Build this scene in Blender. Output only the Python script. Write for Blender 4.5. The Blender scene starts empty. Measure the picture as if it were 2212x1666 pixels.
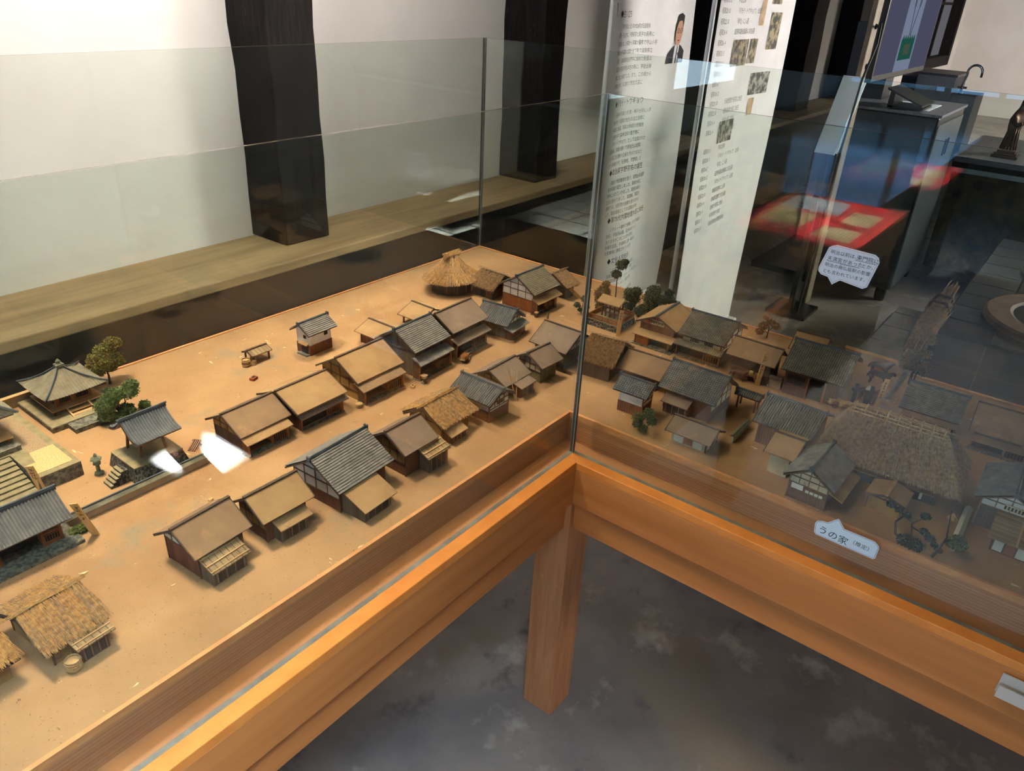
import bpy, bmesh, math, random
from mathutils import Vector, Matrix
R = random.Random(7)
S = bpy.context.scene
COL = S.collection
Z0 = 0.887            # height of the diorama board above the floor
PI = math.pi

# ------------------------------------------------------------------ materials
def rgb(r, g, b):
    f = lambda c: (c/255/12.92) if c/255 <= .04045 else ((c/255+.055)/1.055)**2.4
    return (f(r), f(g), f(b), 1)
MATS = {}
def mat(name, c1, c2=None, rough=.7, scale=20, detail=5, stretch=(1,1,1), bump=0., metal=0., spec=.4,
        lines=None, speck=None, coords='Object', emit=0, patch=None, contrast=(.35,.65)):
    m = bpy.data.materials.new(name); m.use_nodes = True
    nt = m.node_tree; N = nt.nodes; L = nt.links
    b = N['Principled BSDF']
    b.inputs['Roughness'].default_value = rough
    b.inputs['Metallic'].default_value = metal
    b.inputs['Specular IOR Level'].default_value = spec
    tc = N.new('ShaderNodeTexCoord')
    mp = N.new('ShaderNodeMapping'); mp.inputs['Scale'].default_value = stretch
    L.new(tc.outputs[coords], mp.inputs['Vector'])
    nz = N.new('ShaderNodeTexNoise'); nz.inputs['Scale'].default_value = scale
    nz.inputs['Detail'].default_value = detail; nz.inputs['Roughness'].default_value = .6
    L.new(mp.outputs[0], nz.inputs['Vector'])
    rp = N.new('ShaderNodeValToRGB')
    rp.color_ramp.elements[0].position = contrast[0]; rp.color_ramp.elements[1].position = contrast[1]
    rp.color_ramp.elements[0].color = c1
    rp.color_ramp.elements[1].color = c2 or c1
    L.new(nz.outputs['Fac'], rp.inputs['Fac'])
    col = rp.outputs['Color']; h = nz.outputs['Fac']
    def mix(a, fac, colr):
        mx = N.new('ShaderNodeMix'); mx.data_type = 'RGBA'
        L.new(fac, mx.inputs['Factor']); L.new(a, mx.inputs['A']); mx.inputs['B'].default_value = colr
        return mx.outputs['Result']
    if patch:   # larger stains: (scale, threshold, colour, softness)
        for (ps, th, pc, so, pst) in patch:
            mp2 = N.new('ShaderNodeMapping'); mp2.inputs['Scale'].default_value = pst
            mp2.inputs['Location'].default_value = (ps*.37, ps*.11, 0)
            L.new(tc.outputs[coords], mp2.inputs['Vector'])
            n2 = N.new('ShaderNodeTexNoise'); n2.inputs['Scale'].default_value = ps; n2.inputs['Detail'].default_value = 6
            n2.inputs['Roughness'].default_value = .62
            L.new(mp2.outputs[0], n2.inputs['Vector'])
            mr = N.new('ShaderNodeMapRange'); mr.inputs['From Min'].default_value = th; mr.inputs['From Max'].default_value = th+so
            L.new(n2.outputs['Fac'], mr.inputs['Value'])
            col = mix(col, mr.outputs[0], pc)
    if lines:   # board joints: (vector, frequency, width, colour)
        for (vec, fr, wd, lc) in lines:
            dp = N.new('ShaderNodeVectorMath'); dp.operation = 'DOT_PRODUCT'
            L.new(tc.outputs[coords], dp.inputs[0]); dp.inputs[1].default_value = vec
            ml = N.new('ShaderNodeMath'); ml.operation = 'MULTIPLY'; ml.inputs[1].default_value = fr
            L.new(dp.outputs['Value'], ml.inputs[0])
            frn = N.new('ShaderNodeMath'); frn.operation = 'FRACT'; L.new(ml.outputs[0], frn.inputs[0])
            lt = N.new('ShaderNodeMath'); lt.operation = 'LESS_THAN'; lt.inputs[1].default_value = wd
            L.new(frn.outputs[0], lt.inputs[0])
            col = mix(col, lt.outputs[0], lc)
    L.new(col, b.inputs['Base Color'])
    if bump:
        bp = N.new('ShaderNodeBump'); bp.inputs['Strength'].default_value = bump; bp.inputs['Distance'].default_value = .002
        L.new(h, bp.inputs['Height']); L.new(bp.outputs[0], b.inputs['Normal'])
    if emit:
        L.new(col, b.inputs['Emission Color']); b.inputs['Emission Strength'].default_value = emit
    MATS[name] = m
    return m
def M(n): return MATS[n]

mat('sand', rgb(172,132,90), rgb(152,114,76), rough=.9, scale=5, detail=9, bump=.3,
    patch=[(3.0,.54,rgb(150,110,72),.12,(1,1,1)), (5.3,.60,rgb(142,120,92),.10,(1,1,1)), (13,.685,rgb(222,190,142),.03,(3.4,1,1)), (22,.70,rgb(228,200,152),.03,(1,2.6,1)), (30,.70,rgb(118,92,66),.03,(2,1,1)), (260,.64,rgb(112,80,52),.04,(1,1,1)), (380,.68,rgb(220,188,142),.03,(1,1,1))])
mat('rim_wood', rgb(214,150,92), rgb(196,130,76), rough=.5, scale=30, stretch=(1,1,4))
mat('fascia_wood', rgb(190,134,90), rgb(164,108,66), rough=.45, scale=6, stretch=(.25,.25,12), bump=.05,
    lines=[((0,0,1),160,.12,rgb(140,84,36))])
mat('rail_top', rgb(228,144,66), rgb(212,126,50), rough=.4, scale=12, stretch=(1,1,1), bump=.03)
mat('rail_wood', rgb(200,128,66), rgb(176,106,48), rough=.42, scale=3, stretch=(.5,.5,7), bump=.03,
    patch=[(60,.72,rgb(222,172,128),.03,(1,1,3))])
mat('leg_wood', rgb(186,128,84), rgb(168,108,66), rough=.5, scale=8, stretch=(10,10,.8), bump=.06,
    patch=[(45,.70,rgb(222,190,160),.03,(1,1,.6))])
mat('groove_grey', rgb(128,128,118), rgb(100,98,90), rough=.6)
mat('plank_red', rgb(118,72,44), rgb(88,50,30), rough=.75, scale=60, stretch=(1,1,.15), lines=[((1,1,0),170,.12,rgb(52,30,20))])
mat('plank_dark', rgb(84,62,48), rgb(60,44,34), rough=.8, scale=60, stretch=(1,1,.15), lines=[((1,1,0),190,.12,rgb(36,26,20))])
mat('plank_grey', rgb(122,104,84), rgb(92,78,62), rough=.85, scale=60, stretch=(1,1,.15), lines=[((1,1,0),210,.14,rgb(54,44,36))])
mat('wood_orange', rgb(158,96,48), rgb(124,70,32), rough=.6, scale=40, stretch=(1,1,.3))
mat('wood_brown', rgb(112,76,50), rgb(84,56,36), rough=.7, scale=40)
mat('wood_pale', rgb(196,156,104), rgb(176,132,84), rough=.7, scale=40, stretch=(1,1,.3))
mat('wood_sign', rgb(214,170,108), rgb(200,154,92), rough=.65, scale=60, stretch=(1,1,.2))
mat('plaster_white', rgb(214,208,198), rgb(192,184,172), rough=.9, scale=30)
mat('plaster_ochre', rgb(166,128,66), rgb(140,104,52), rough=.9, scale=25, patch=[(40,.6,rgb(120,88,50),.1,(1,1,1))])
mat('plaster_cream', rgb(196,178,146), rgb(172,152,120), rough=.9, scale=25, patch=[(40,.6,rgb(146,124,96),.1,(1,1,1))])
mat('plaster_moss', rgb(124,110,72), rgb(98,84,52), rough=.9, scale=40, lines=[((1,1,0),60,.06,rgb(70,54,36))])
mat('roof_brown', rgb(144,112,80), rgb(124,96,70), rough=.85, scale=14, detail=8, bump=.15, patch=[(16,.6,rgb(166,124,82),.1,(1,1,1))])
mat('roof_tan', rgb(168,132,88), rgb(148,112,74), rough=.85, scale=14, detail=8, bump=.15, patch=[(22,.6,rgb(128,98,66),.12,(1,1,1))])
mat('roof_taupe', rgb(136,112,92), rgb(116,96,80), rough=.85, scale=14, detail=8, bump=.15, patch=[(16,.6,rgb(150,118,90),.1,(1,1,1))])
mat('board_roof', rgb(160,132,92), rgb(124,98,68), rough=.85, scale=18, detail=7, stretch=(6,.6,1), bump=.2, lines=[((1,0,0),95,.1,rgb(70,54,38))])
mat('tile_grey', rgb(128,120,110), rgb(100,94,88), rough=.7, scale=60, patch=[(500,.68,rgb(196,190,176),.03,(1,1,1))])
mat('tile_warm', rgb(134,122,98), rgb(112,102,82), rough=.75, scale=60, patch=[(500,.68,rgb(196,184,156),.03,(1,1,1))])
mat('tile_blue', rgb(118,118,116), rgb(92,94,96), rough=.6, scale=60, patch=[(500,.68,rgb(176,176,176),.03,(1,1,1))])
mat('ridge_tile_gap_shade', rgb(74,80,84), rgb(54,60,64), rough=.6, scale=60)  # ridge tiles, and the painted shade lines between roof tiles
mat('ridge_wood', rgb(92,70,52), rgb(68,50,38), rough=.8, scale=60)
mat('thatch', rgb(196,156,104), rgb(146,110,72), rough=.95, scale=160, stretch=(1,1,1))
mat('thatch_gold', rgb(222,172,100), rgb(172,122,66), rough=.95, scale=160)
mat('thatch_grey', rgb(172,144,114), rgb(122,100,78), rough=.95, scale=160)
mat('straw_under', rgb(100,76,52), rgb(74,56,38), rough=.95, scale=80)
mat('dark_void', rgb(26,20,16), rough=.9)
mat('shoji', rgb(196,190,172), rough=.9)
mat('stone', rgb(126,118,98), rgb(78,76,68), rough=.9, scale=140, detail=4, bump=.6, contrast=(.42,.58))
mat('stone_top', rgb(150,134,98), rgb(124,110,80), rough=.9, scale=60, bump=.3)
mat('stone_wall', rgb(112,104,88), rgb(34,32,30), rough=.9, scale=230, detail=3, bump=.8, contrast=(.40,.56))
mat('gravel', rgb(226,186,128), rgb(188,148,98), rough=.95, scale=420, detail=2, bump=.6)
mat('gravel_dull', rgb(166,138,104), rgb(140,114,86), rough=.95, scale=420, detail=2, bump=.6)
mat('stone_green', rgb(120,122,96), rgb(92,96,76), rough=.9, scale=90)
mat('wall_coping', rgb(112,106,84), rgb(86,82,66), rough=.85, scale=60)
mat('wall_mud', rgb(176,152,122), rgb(150,128,102), rough=.9, scale=20)
mat('leaf_yellow', rgb(134,132,52), rgb(84,88,34), rough=.9, scale=160)
mat('leaf_green', rgb(104,124,62), rgb(60,80,40), rough=.9, scale=160)
mat('leaf_dark', rgb(66,76,52), rgb(38,46,34), rough=.9, scale=160)
mat('leaf_olive', rgb(112,108,68), rgb(70,70,46), rough=.9, scale=160)
mat('leaf_brown', rgb(150,104,52), rgb(104,68,34), rough=.9, scale=160)
mat('leaf_grey', rgb(96,104,84), rgb(64,70,58), rough=.9, scale=160)
mat('leaf_pink', rgb(140,104,82), rgb(104,76,60), rough=.9, scale=160)
mat('leaf_black', rgb(44,48,42), rgb(26,30,28), rough=.9, scale=160)
mat('bark', rgb(86,64,46), rgb(56,42,32), rough=.9, scale=120)
mat('bark_black', rgb(46,40,38), rgb(30,26,26), rough=.9, scale=120)
mat('basket', rgb(196,164,112), rgb(150,118,74), rough=.8, scale=300, lines=[((0,0,1),260,.25,rgb(120,92,56))])
mat('barrel', rgb(150,112,66), rgb(118,86,48), rough=.8, scale=100, lines=[((0,0,1),150,.2,rgb(88,62,36))])
mat('brick', rgb(168,86,48), rgb(128,64,36), rough=.9, scale=90)
mat('horse_black', rgb(52,44,42), rgb(36,30,30), rough=.6, scale=60)
mat('ox_brown', rgb(112,76,56), rgb(84,56,42), rough=.7, scale=60)
mat('lacquer_black', rgb(34,38,42), rough=.5)
mat('bell_bronze', rgb(60,60,54), rough=.5, metal=.4)
mat('ink', rgb(30,26,24), rough=.8)
mat('ink_soft', rgb(90,86,84), rough=.8)
# room
mat('wall_plaster', rgb(214,209,202), rgb(206,200,192), rough=.95, scale=2, detail=4, bump=.02)
mat('black_timber', rgb(30,24,22), rgb(13,10,9), spec=.15, rough=.7, scale=12, stretch=(6,6,.6), bump=.5, patch=[(22,.68,rgb(84,70,52),.05,(3,3,.7))])
mat('ledge_wood', rgb(162,136,98), rgb(132,108,76), rough=.6, scale=3, stretch=(.5,5,5), bump=.04, detail=8)
mat('dark_board', rgb(30,24,20), rgb(20,16,13), rough=.6, scale=10, stretch=(8,8,1), lines=[((1,1,0),4.2,.012,rgb(6,5,4))])
mat('concrete', rgb(146,136,124), rgb(98,92,90), rough=.38, scale=2.2, detail=9, contrast=(.3,.7), spec=.5, bump=.05,
    patch=[(3.3,.56,rgb(172,162,150),.1,(1,1,1)), (4,.58,rgb(74,70,72),.10,(1,1,1)), (1.7,.56,rgb(122,112,98),.06,(1,1,1))])
mat('ceiling_wood', rgb(70,58,46), rgb(52,42,34), rough=.8, scale=4)
mat('cloth_white', rgb(226,224,222), rgb(216,214,212), rough=.85, scale=6)
mat('banner_pole', rgb(230,230,226), rough=.4)
mat('cabinet_dark', rgb(46,46,46), rgb(34,34,36), rough=.35, scale=6)
mat('cabinet_steel', rgb(104,110,116), rgb(84,90,96), rough=.3, scale=4, metal=.5)
mat('granite', rgb(128,128,140), rgb(96,98,110), rough=.35, scale=50)
mat('earth_wall', rgb(104,84,52), rgb(48,42,34), rough=.95, scale=16, detail=8, bump=.8, contrast=(.36,.62))
mat('white_trim', rgb(206,216,224), rgb(180,192,200), rough=.7, scale=14)
mat('tile_black', rgb(44,44,46), rgb(36,36,38), rough=.22, scale=5, spec=.6)
mat('grout', rgb(16,16,18), rough=.8)
mat('ring_wood', rgb(116,88,66), rgb(94,70,52), rough=.6, scale=14)
mat('iron', rgb(28,30,32), rgb(20,20,22), rough=.5, metal=.6, scale=10)
mat('straw_broom', rgb(140,104,62), rgb(96,70,40), rough=.9, scale=60)
mat('chrome', rgb(190,190,192), rough=.15, metal=1)
mat('box_white', rgb(206,212,222), rgb(190,196,208), rough=.6)
mat('statue_bronze', rgb(120,92,74), rgb(92,70,58), rough=.35, metal=.5, scale=14)
mat('plastic_black', rgb(16,16,17), rough=.35)
mat('stand_beige', rgb(128,116,96), rgb(112,100,82), rough=.6)
mat('paper_white', rgb(222,232,238), rough=.7)
mat('red_cloth', rgb(206,30,40), rgb(178,20,34), rough=.9, scale=30)
mat('paper_aged', rgb(232,214,158), rgb(214,192,136), rough=.8, scale=30, lines=[((0,1,0),55,.12,rgb(150,128,90))])
mat('sticker_blue', rgb(196,214,226), rough=.6)
mat('sticker_line', rgb(70,100,140), rough=.6)
mat('sticker_white', rgb(206,212,222), rough=.6)
mat('sticker_gold', rgb(176,164,140), rough=.6)
mat('acrylic', rgb(196,190,180), rough=.3)
mat('deck_polish', rgb(60,54,50), rgb(44,40,38), rough=.12, scale=8, stretch=(.4,5,1), lines=[((0,1,0),8,.03,rgb(10,10,10)), ((1,0,0),1.1,.01,rgb(10,10,10))], spec=.9)

def emis(name, c, s):
    m = bpy.data.materials.new(name); m.use_nodes = True; nt = m.node_tree
    nt.nodes.remove(nt.nodes['Principled BSDF'])
    e = nt.nodes.new('ShaderNodeEmission'); e.inputs[0].default_value = c; e.inputs[1].default_value = s
    nt.links.new(e.outputs[0], nt.nodes['Material Output'].inputs[0]); MATS[name] = m; return m

def glassmat(name, tint):
    m = bpy.data.materials.new(name); m.use_nodes = True; nt = m.node_tree; N = nt.nodes; L = nt.links
    N.remove(N['Principled BSDF'])
    g = N.new('ShaderNodeNewGeometry')
    mr = N.new('ShaderNodeMapRange'); mr.inputs['To Min'].default_value = 1.5; mr.inputs['To Max'].default_value = 1/1.5
    L.new(g.outputs['Backfacing'], mr.inputs['Value'])
    fr = N.new('ShaderNodeFresnel'); L.new(mr.outputs[0], fr.inputs['IOR'])
    t = N.new('ShaderNodeBsdfTransparent'); t.inputs[0].default_value = tint
    gl = N.new('ShaderNodeBsdfGlossy'); gl.inputs['Roughness'].default_value = 0
    mx = N.new('ShaderNodeMixShader')
    L.new(fr.outputs[0], mx.inputs[0]); L.new(t.outputs[0], mx.inputs[1]); L.new(gl.outputs[0], mx.inputs[2])
    L.new(mx.outputs[0], N['Material Output'].inputs[0]); MATS[name] = m; return m
glassmat('pane_glass', (.935,.962,.935,1))
glassmat('clear_glass', (.97,.98,.98,1))
def edgemat(name, c):
    m = bpy.data.materials.new(name); m.use_nodes = True; b = m.node_tree.nodes['Principled BSDF']
    b.inputs['Base Color'].default_value = c; b.inputs['Roughness'].default_value = .2
    b.inputs['IOR'].default_value = 1.5; MATS[name] = m
edgemat('glass_edge', rgb(78,68,54))
edgemat('glass_joint', rgb(132,142,142))

# ------------------------------------------------------------------ mesh builder
class MB:
    def __init__(s): s.v = []; s.f = []; s.mi = []; s.mats = []; s.m = 0
    def use(s, name):
        if name not in s.mats: s.mats.append(name)
        s.m = s.mats.index(name); return s
    def add(s, vs, fs):
        n = len(s.v); s.v += [tuple(v) for v in vs]
        for f in fs: s.f.append([n+i for i in f]); s.mi.append(s.m)
        return s
    def box(s, x0, x1, y0, y1, z0, z1):
        return s.add([(x0,y0,z0),(x1,y0,z0),(x1,y1,z0),(x0,y1,z0),(x0,y0,z1),(x1,y0,z1),(x1,y1,z1),(x0,y1,z1)],
                     [(0,3,2,1),(4,5,6,7),(0,1,5,4),(1,2,6,5),(2,3,7,6),(3,0,4,7)])
    def hexa(s, p):   # 8 points: bottom ring then top ring
        return s.add(p, [(0,3,2,1),(4,5,6,7),(0,1,5,4),(1,2,6,5),(2,3,7,6),(3,0,4,7)])
    def prism(s, poly, z0, z1):
        n = len(poly)
        return s.add([(x,y,z0) for x,y in poly]+[(x,y,z1) for x,y in poly],
                     [list(range(n))[::-1], list(range(n,2*n))]+[(i,(i+1)%n,n+(i+1)%n,n+i) for i in range(n)])
    def ext(s, poly, off):   # planar polygon of 3d points swept by off
        n = len(poly); o = Vector(off)
        return s.add([tuple(p) for p in poly]+[tuple(Vector(p)+o) for p in poly],
                     [list(range(n))[::-1], list(range(n,2*n))]+[(i,(i+1)%n,n+(i+1)%n,n+i) for i in range(n)])
    def bar(s, a, b, w, h=None, up=(0,0,1)):
        a = Vector(a); b = Vector(b); d = (b-a).normalized(); h = h or w
        u = Vector(up)
        if abs(d.dot(u)) > .95: u = Vector((1,0,0))
        sx = d.cross(u).normalized()*w/2; sy = sx.cross(d).normalized()*h/2
        return s.hexa([a-sx-sy,a+sx-sy,b+sx-sy,b-sx-sy,a-sx+sy,a+sx+sy,b+sx+sy,b-sx+sy])
    def tube(s, pts, rs, n=6, cap=True):
        P = [Vector(p) for p in pts]
        if not hasattr(rs,'__len__'): rs = [rs]*len(P)
        base = len(s.v); prev = None
        for i,p in enumerate(P):
            d = (P[min(i+1,len(P)-1)]-P[max(i-1,0)]).normalized()
            u = Vector((0,0,1)) if abs(d.z) < .9 else Vector((1,0,0))
            if prev is not None: u = prev
            a = d.cross(u).normalized(); u2 = a.cross(d).normalized(); prev = u2
            for k in range(n):
                t = 2*PI*k/n; s.v.append(tuple(p+(a*math.cos(t)+u2*math.sin(t))*rs[i]))
        for i in range(len(P)-1):
            for k in range(n):
                s.f.append([base+i*n+k, base+i*n+(k+1)%n, base+(i+1)*n+(k+1)%n, base+(i+1)*n+k]); s.mi.append(s.m)
        if cap:
            s.f.append([base+k for k in range(n)][::-1]); s.mi.append(s.m)
            s.f.append([base+(len(P)-1)*n+k for k in range(n)]); s.mi.append(s.m)
        return s
    def lathe(s, prof, n=20, c=(0,0,0)):
        base = len(s.v)
        for r,z in prof:
            for k in range(n):
                t = 2*PI*k/n; s.v.append((c[0]+r*math.cos(t), c[1]+r*math.sin(t), c[2]+z))
        for i in range(len(prof)-1):
            for k in range(n):
                s.f.append([base+i*n+k, base+i*n+(k+1)%n, base+(i+1)*n+(k+1)%n, base+(i+1)*n+k]); s.mi.append(s.m)
        s.f.append([base+k for k in range(n)][::-1]); s.mi.append(s.m)
        s.f.append([base+(len(prof)-1)*n+k for k in range(n)]); s.mi.append(s.m)
        return s
    def ball(s, c, r, n=10, m=6, sc=(1,1,1)):
        pr = []
        base = len(s.v)
        for i in range(m+1):
            a = -PI/2+PI*i/m
            for k in range(n):
                t = 2*PI*k/n
                s.v.append((c[0]+r*sc[0]*math.cos(a)*math.cos(t), c[1]+r*sc[1]*math.cos(a)*math.sin(t), c[2]+r*sc[2]*math.sin(a)))
        for i in range(m):
            for k in range(n):
                s.f.append([base+i*n+k, base+i*n+(k+1)%n, base+(i+1)*n+(k+1)%n, base+(i+1)*n+k]); s.mi.append(s.m)
        return s
    def grid(s, P, nu, nv):
        base = len(s.v)
        for j in range(nv+1):
            for i in range(nu+1): s.v.append(tuple(P(i/nu, j/nv)))
        w = nu+1
        for j in range(nv):
            for i in range(nu):
                s.f.append([base+j*w+i, base+j*w+i+1, base+(j+1)*w+i+1, base+(j+1)*w+i]); s.mi.append(s.m)
        return s
    def build(s, name, parent=None, loc=None, smooth=False, bevel=0, rot=None):
        me = bpy.data.meshes.new(name); me.from_pydata(s.v, [], s.f)
        for n in s.mats: me.materials.append(MATS[n])
        me.polygons.foreach_set('material_index', s.mi)
        if smooth: me.polygons.foreach_set('use_smooth', [True]*len(me.polygons))
        me.update()
        o = bpy.data.objects.new(name, me); COL.objects.link(o)
        if parent: o.parent = parent
        if loc: o.location = loc
        if rot: o.rotation_euler = rot
        if bevel:
            bv = o.modifiers.new('b', 'BEVEL'); bv.width = bevel; bv.segments = 2; bv.limit_method = 'ANGLE'
        return o
def tag(o, label=None, cat=None, group=None, kind=None):
    if label: o['label'] = label
    if cat: o['category'] = cat
    if group: o['group'] = group
    if kind: o['kind'] = kind
    return o
def thing(name, label, cat, loc=(0,0,0), rz=0, group=None):
    o = bpy.data.objects.new(name, None); COL.objects.link(o); o.location = loc; o.rotation_euler = (0,0,rz)
    o.empty_display_size = .02
    return tag(o, label, cat, group)
def U(name): return MB().use(name)
def struct(o): o['kind'] = 'structure'; return o

def text_geo(body, size, align='LEFT', bold=0):
    c = bpy.data.curves.new('t', 'FONT'); c.body = body; c.size = size; c.align_x = align; c.resolution_u = 2
    c.offset = bold
    o = bpy.data.objects.new('t', c); COL.objects.link(o)
    dg = bpy.context.evaluated_depsgraph_get(); me = bpy.data.meshes.new_from_object(o.evaluated_get(dg))
    V = [tuple(v.co) for v in me.vertices]; F = [list(p.vertices) for p in me.polygons]
    bpy.data.objects.remove(o); bpy.data.curves.remove(c); bpy.data.meshes.remove(me)
    return V, F
# ------------------------------------------------------------------ roofs
def slope_pt(L, W, he, hr, side, u, v, h=0, sag=0):
    x = (u-.5)*L; y = side*W/2*v; z = hr+(he-hr)*v - sag*4*v*(1-v)
    sl = math.hypot(W/2, hr-he); ny = side*(hr-he)/sl; nz = (W/2)/sl
    return (x, y+ny*h, z+nz*h)
def tile_slope(mb, L, W, he, hr, side, style='row', sag=0, pitch=.0050, hip=None):
    sl = math.hypot(W/2, hr-he)
    nr = max(4, int(sl/pitch)); nc = max(6, int(L/pitch))
    ar, ac = {'row': (.0017, .0003), 'col': (.0005, .0020), 'both': (.0014, .0012)}[style]
    us = [i/(nc*6) for i in range(nc*6+1)]; m0 = mb.m; prof = (1,.75,0,0,0,.75); dark = style != 'row'
    rows = []
    for k in range(nr):
        rows.append((k/nr, 0.)); rows.append(((k+1)/nr, ar))
    base = len(mb.v)
    for v, h in rows:
        for i, u in enumerate(us):
            hh = h+ac*prof[i%6]
            uu = u
            if hip: uu = .5+(u-.5)*(hip+(1-hip)*v)
            mb.v.append(slope_pt(L, W, he, hr, side, uu, v, hh+.001, sag))
    w = len(us); mb.use('ridge_tile_gap_shade'); md = mb.m; mb.m = m0
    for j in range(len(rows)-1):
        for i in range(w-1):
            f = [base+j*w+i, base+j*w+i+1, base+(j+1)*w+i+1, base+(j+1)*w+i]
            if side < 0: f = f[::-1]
            mb.f.append(f); mb.mi.append(md if (j % 2 or (dark and i % 6 in (2,3))) else m0)  # course risers and valleys coloured dark as painted shade in the gaps
def slab(mb, L, W, he, hr, side, t=.003, x0=-.5, x1=.5, sag=0):
    n = 6 if sag else 1
    for k in range(n):
        a, b = k/n, (k+1)/n
        P = lambda u, v, h: slope_pt(L, W, he, hr, side, u, v, h, sag)
        mb.hexa([P(.5+x0,a,-t),P(.5+x1,a,-t),P(.5+x1,b,-t),P(.5+x0,b,-t),P(.5+x0,a,0),P(.5+x1,a,0),P(.5+x1,b,0),P(.5+x0,b,0)])
def strand(mb, a, b, w, lift):
    a = Vector(a); b = Vector(b); d = (b-a)
    s = d.cross(Vector((0,0,1)))
    if s.length < 1e-9: s = Vector((1,0,0))
    s = s.normalized()*w/2
    up = Vector((0,0,lift)); m = a.lerp(b, .5)+up
    mb.add([a-s, a+s, a+Vector((0,0,w)), b-s*.6, b+s*.6, b+Vector((0,0,w*.6))], [(0,2,5,3),(2,1,4,5),(0,3,4,1),(3,5,4),(0,1,2)])
def thatch_roof(mb, L, W, he, hr, mats, dens=1., hipL=0, hipR=0, jit=.009, seed=1, wd=.0011):
    """thatched gable or hipped roof; hipL / hipR = how far the ridge end stands in from the roof's edge"""
    r = random.Random(seed)
    mb.use('straw_under')
    for side in (-1, 1):
        xl0, xl1 = -L/2+hipL, -L/2; xr0, xr1 = L/2-hipR, L/2
        mb.add([(xl0,0,hr),(xr0,0,hr),(xr1,side*W/2,he),(xl1,side*W/2,he),
                (xl0,0,hr-.008),(xr0,0,hr-.008),(xr1,side*W/2*.95,he-.007),(xl1,side*W/2*.95,he-.007)],
               [(0,1,2,3),(4,7,6,5),(3,2,6,7),(0,3,7,4),(1,5,6,2)])
    if hipL: mb.add([(-L/2+hipL,0,hr),(-L/2,-W/2,he),(-L/2,W/2,he)], [(0,1,2),(0,2,1)])
    if hipR: mb.add([(L/2-hipR,0,hr),(L/2,-W/2,he),(L/2,W/2,he)], [(0,1,2),(0,2,1)])
    def face(a0, a1, b0, b1, n):      # ridge segment a0-a1, eave segment b0-b1
        for k in range(n):
            u = r.random(); mb.use(mats[int(r.random()*len(mats))])
            v0 = max(0, r.random()*.85-.02); ln = .25+r.random()*.3; v1 = min(1.03+r.random()*.05, v0+ln)
            A0 = Vector(a0).lerp(Vector(a1), u); B0 = Vector(b0).lerp(Vector(b1), u+(r.random()-.5)*.03)
            p = A0.lerp(B0, v0); q = A0.lerp(B0, v1)
            nrm = Vector((0,0,1)); h0 = .0005+r.random()*.0022
            p = p+nrm*h0; q = q+nrm*(h0+.0012)+Vector(((r.random()-.5)*jit, (r.random()-.5)*jit, 0))
            strand(mb, p, q, wd*(.7+.6*r.random()), 0)
    area = L*W
    n = int(area*110000*dens)
    for side in (-1, 1):
        face((-L/2+hipL,0,hr),(L/2-hipR,0,hr),(-L/2,side*W/2,he),(L/2,side*W/2,he), n)
    if hipL: face((-L/2+hipL,0,hr),(-L/2+hipL+.001,0,hr),(-L/2,-W/2,he),(-L/2,W/2,he), n//2)
    if hipR: face((L/2-hipR,0,hr),(L/2-hipR-.001,0,hr),(L/2,-W/2,he),(L/2,W/2,he), n//2)
    # ridge bundle
    for k in range(int(L*1400)):
        mb.use(mats[int(r.random()*len(mats))])
        x = (r.random()-.5)*(L-hipL-hipR)+(hipL-hipR)/2; y = (r.random()-.5)*.006; dx = .006+r.random()*.014
        strand(mb, (x-dx, y, hr+.0015+r.random()*.0025), (x+dx, y+(r.random()-.5)*.003, hr+.0015+r.random()*.003), wd, 0)

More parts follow.
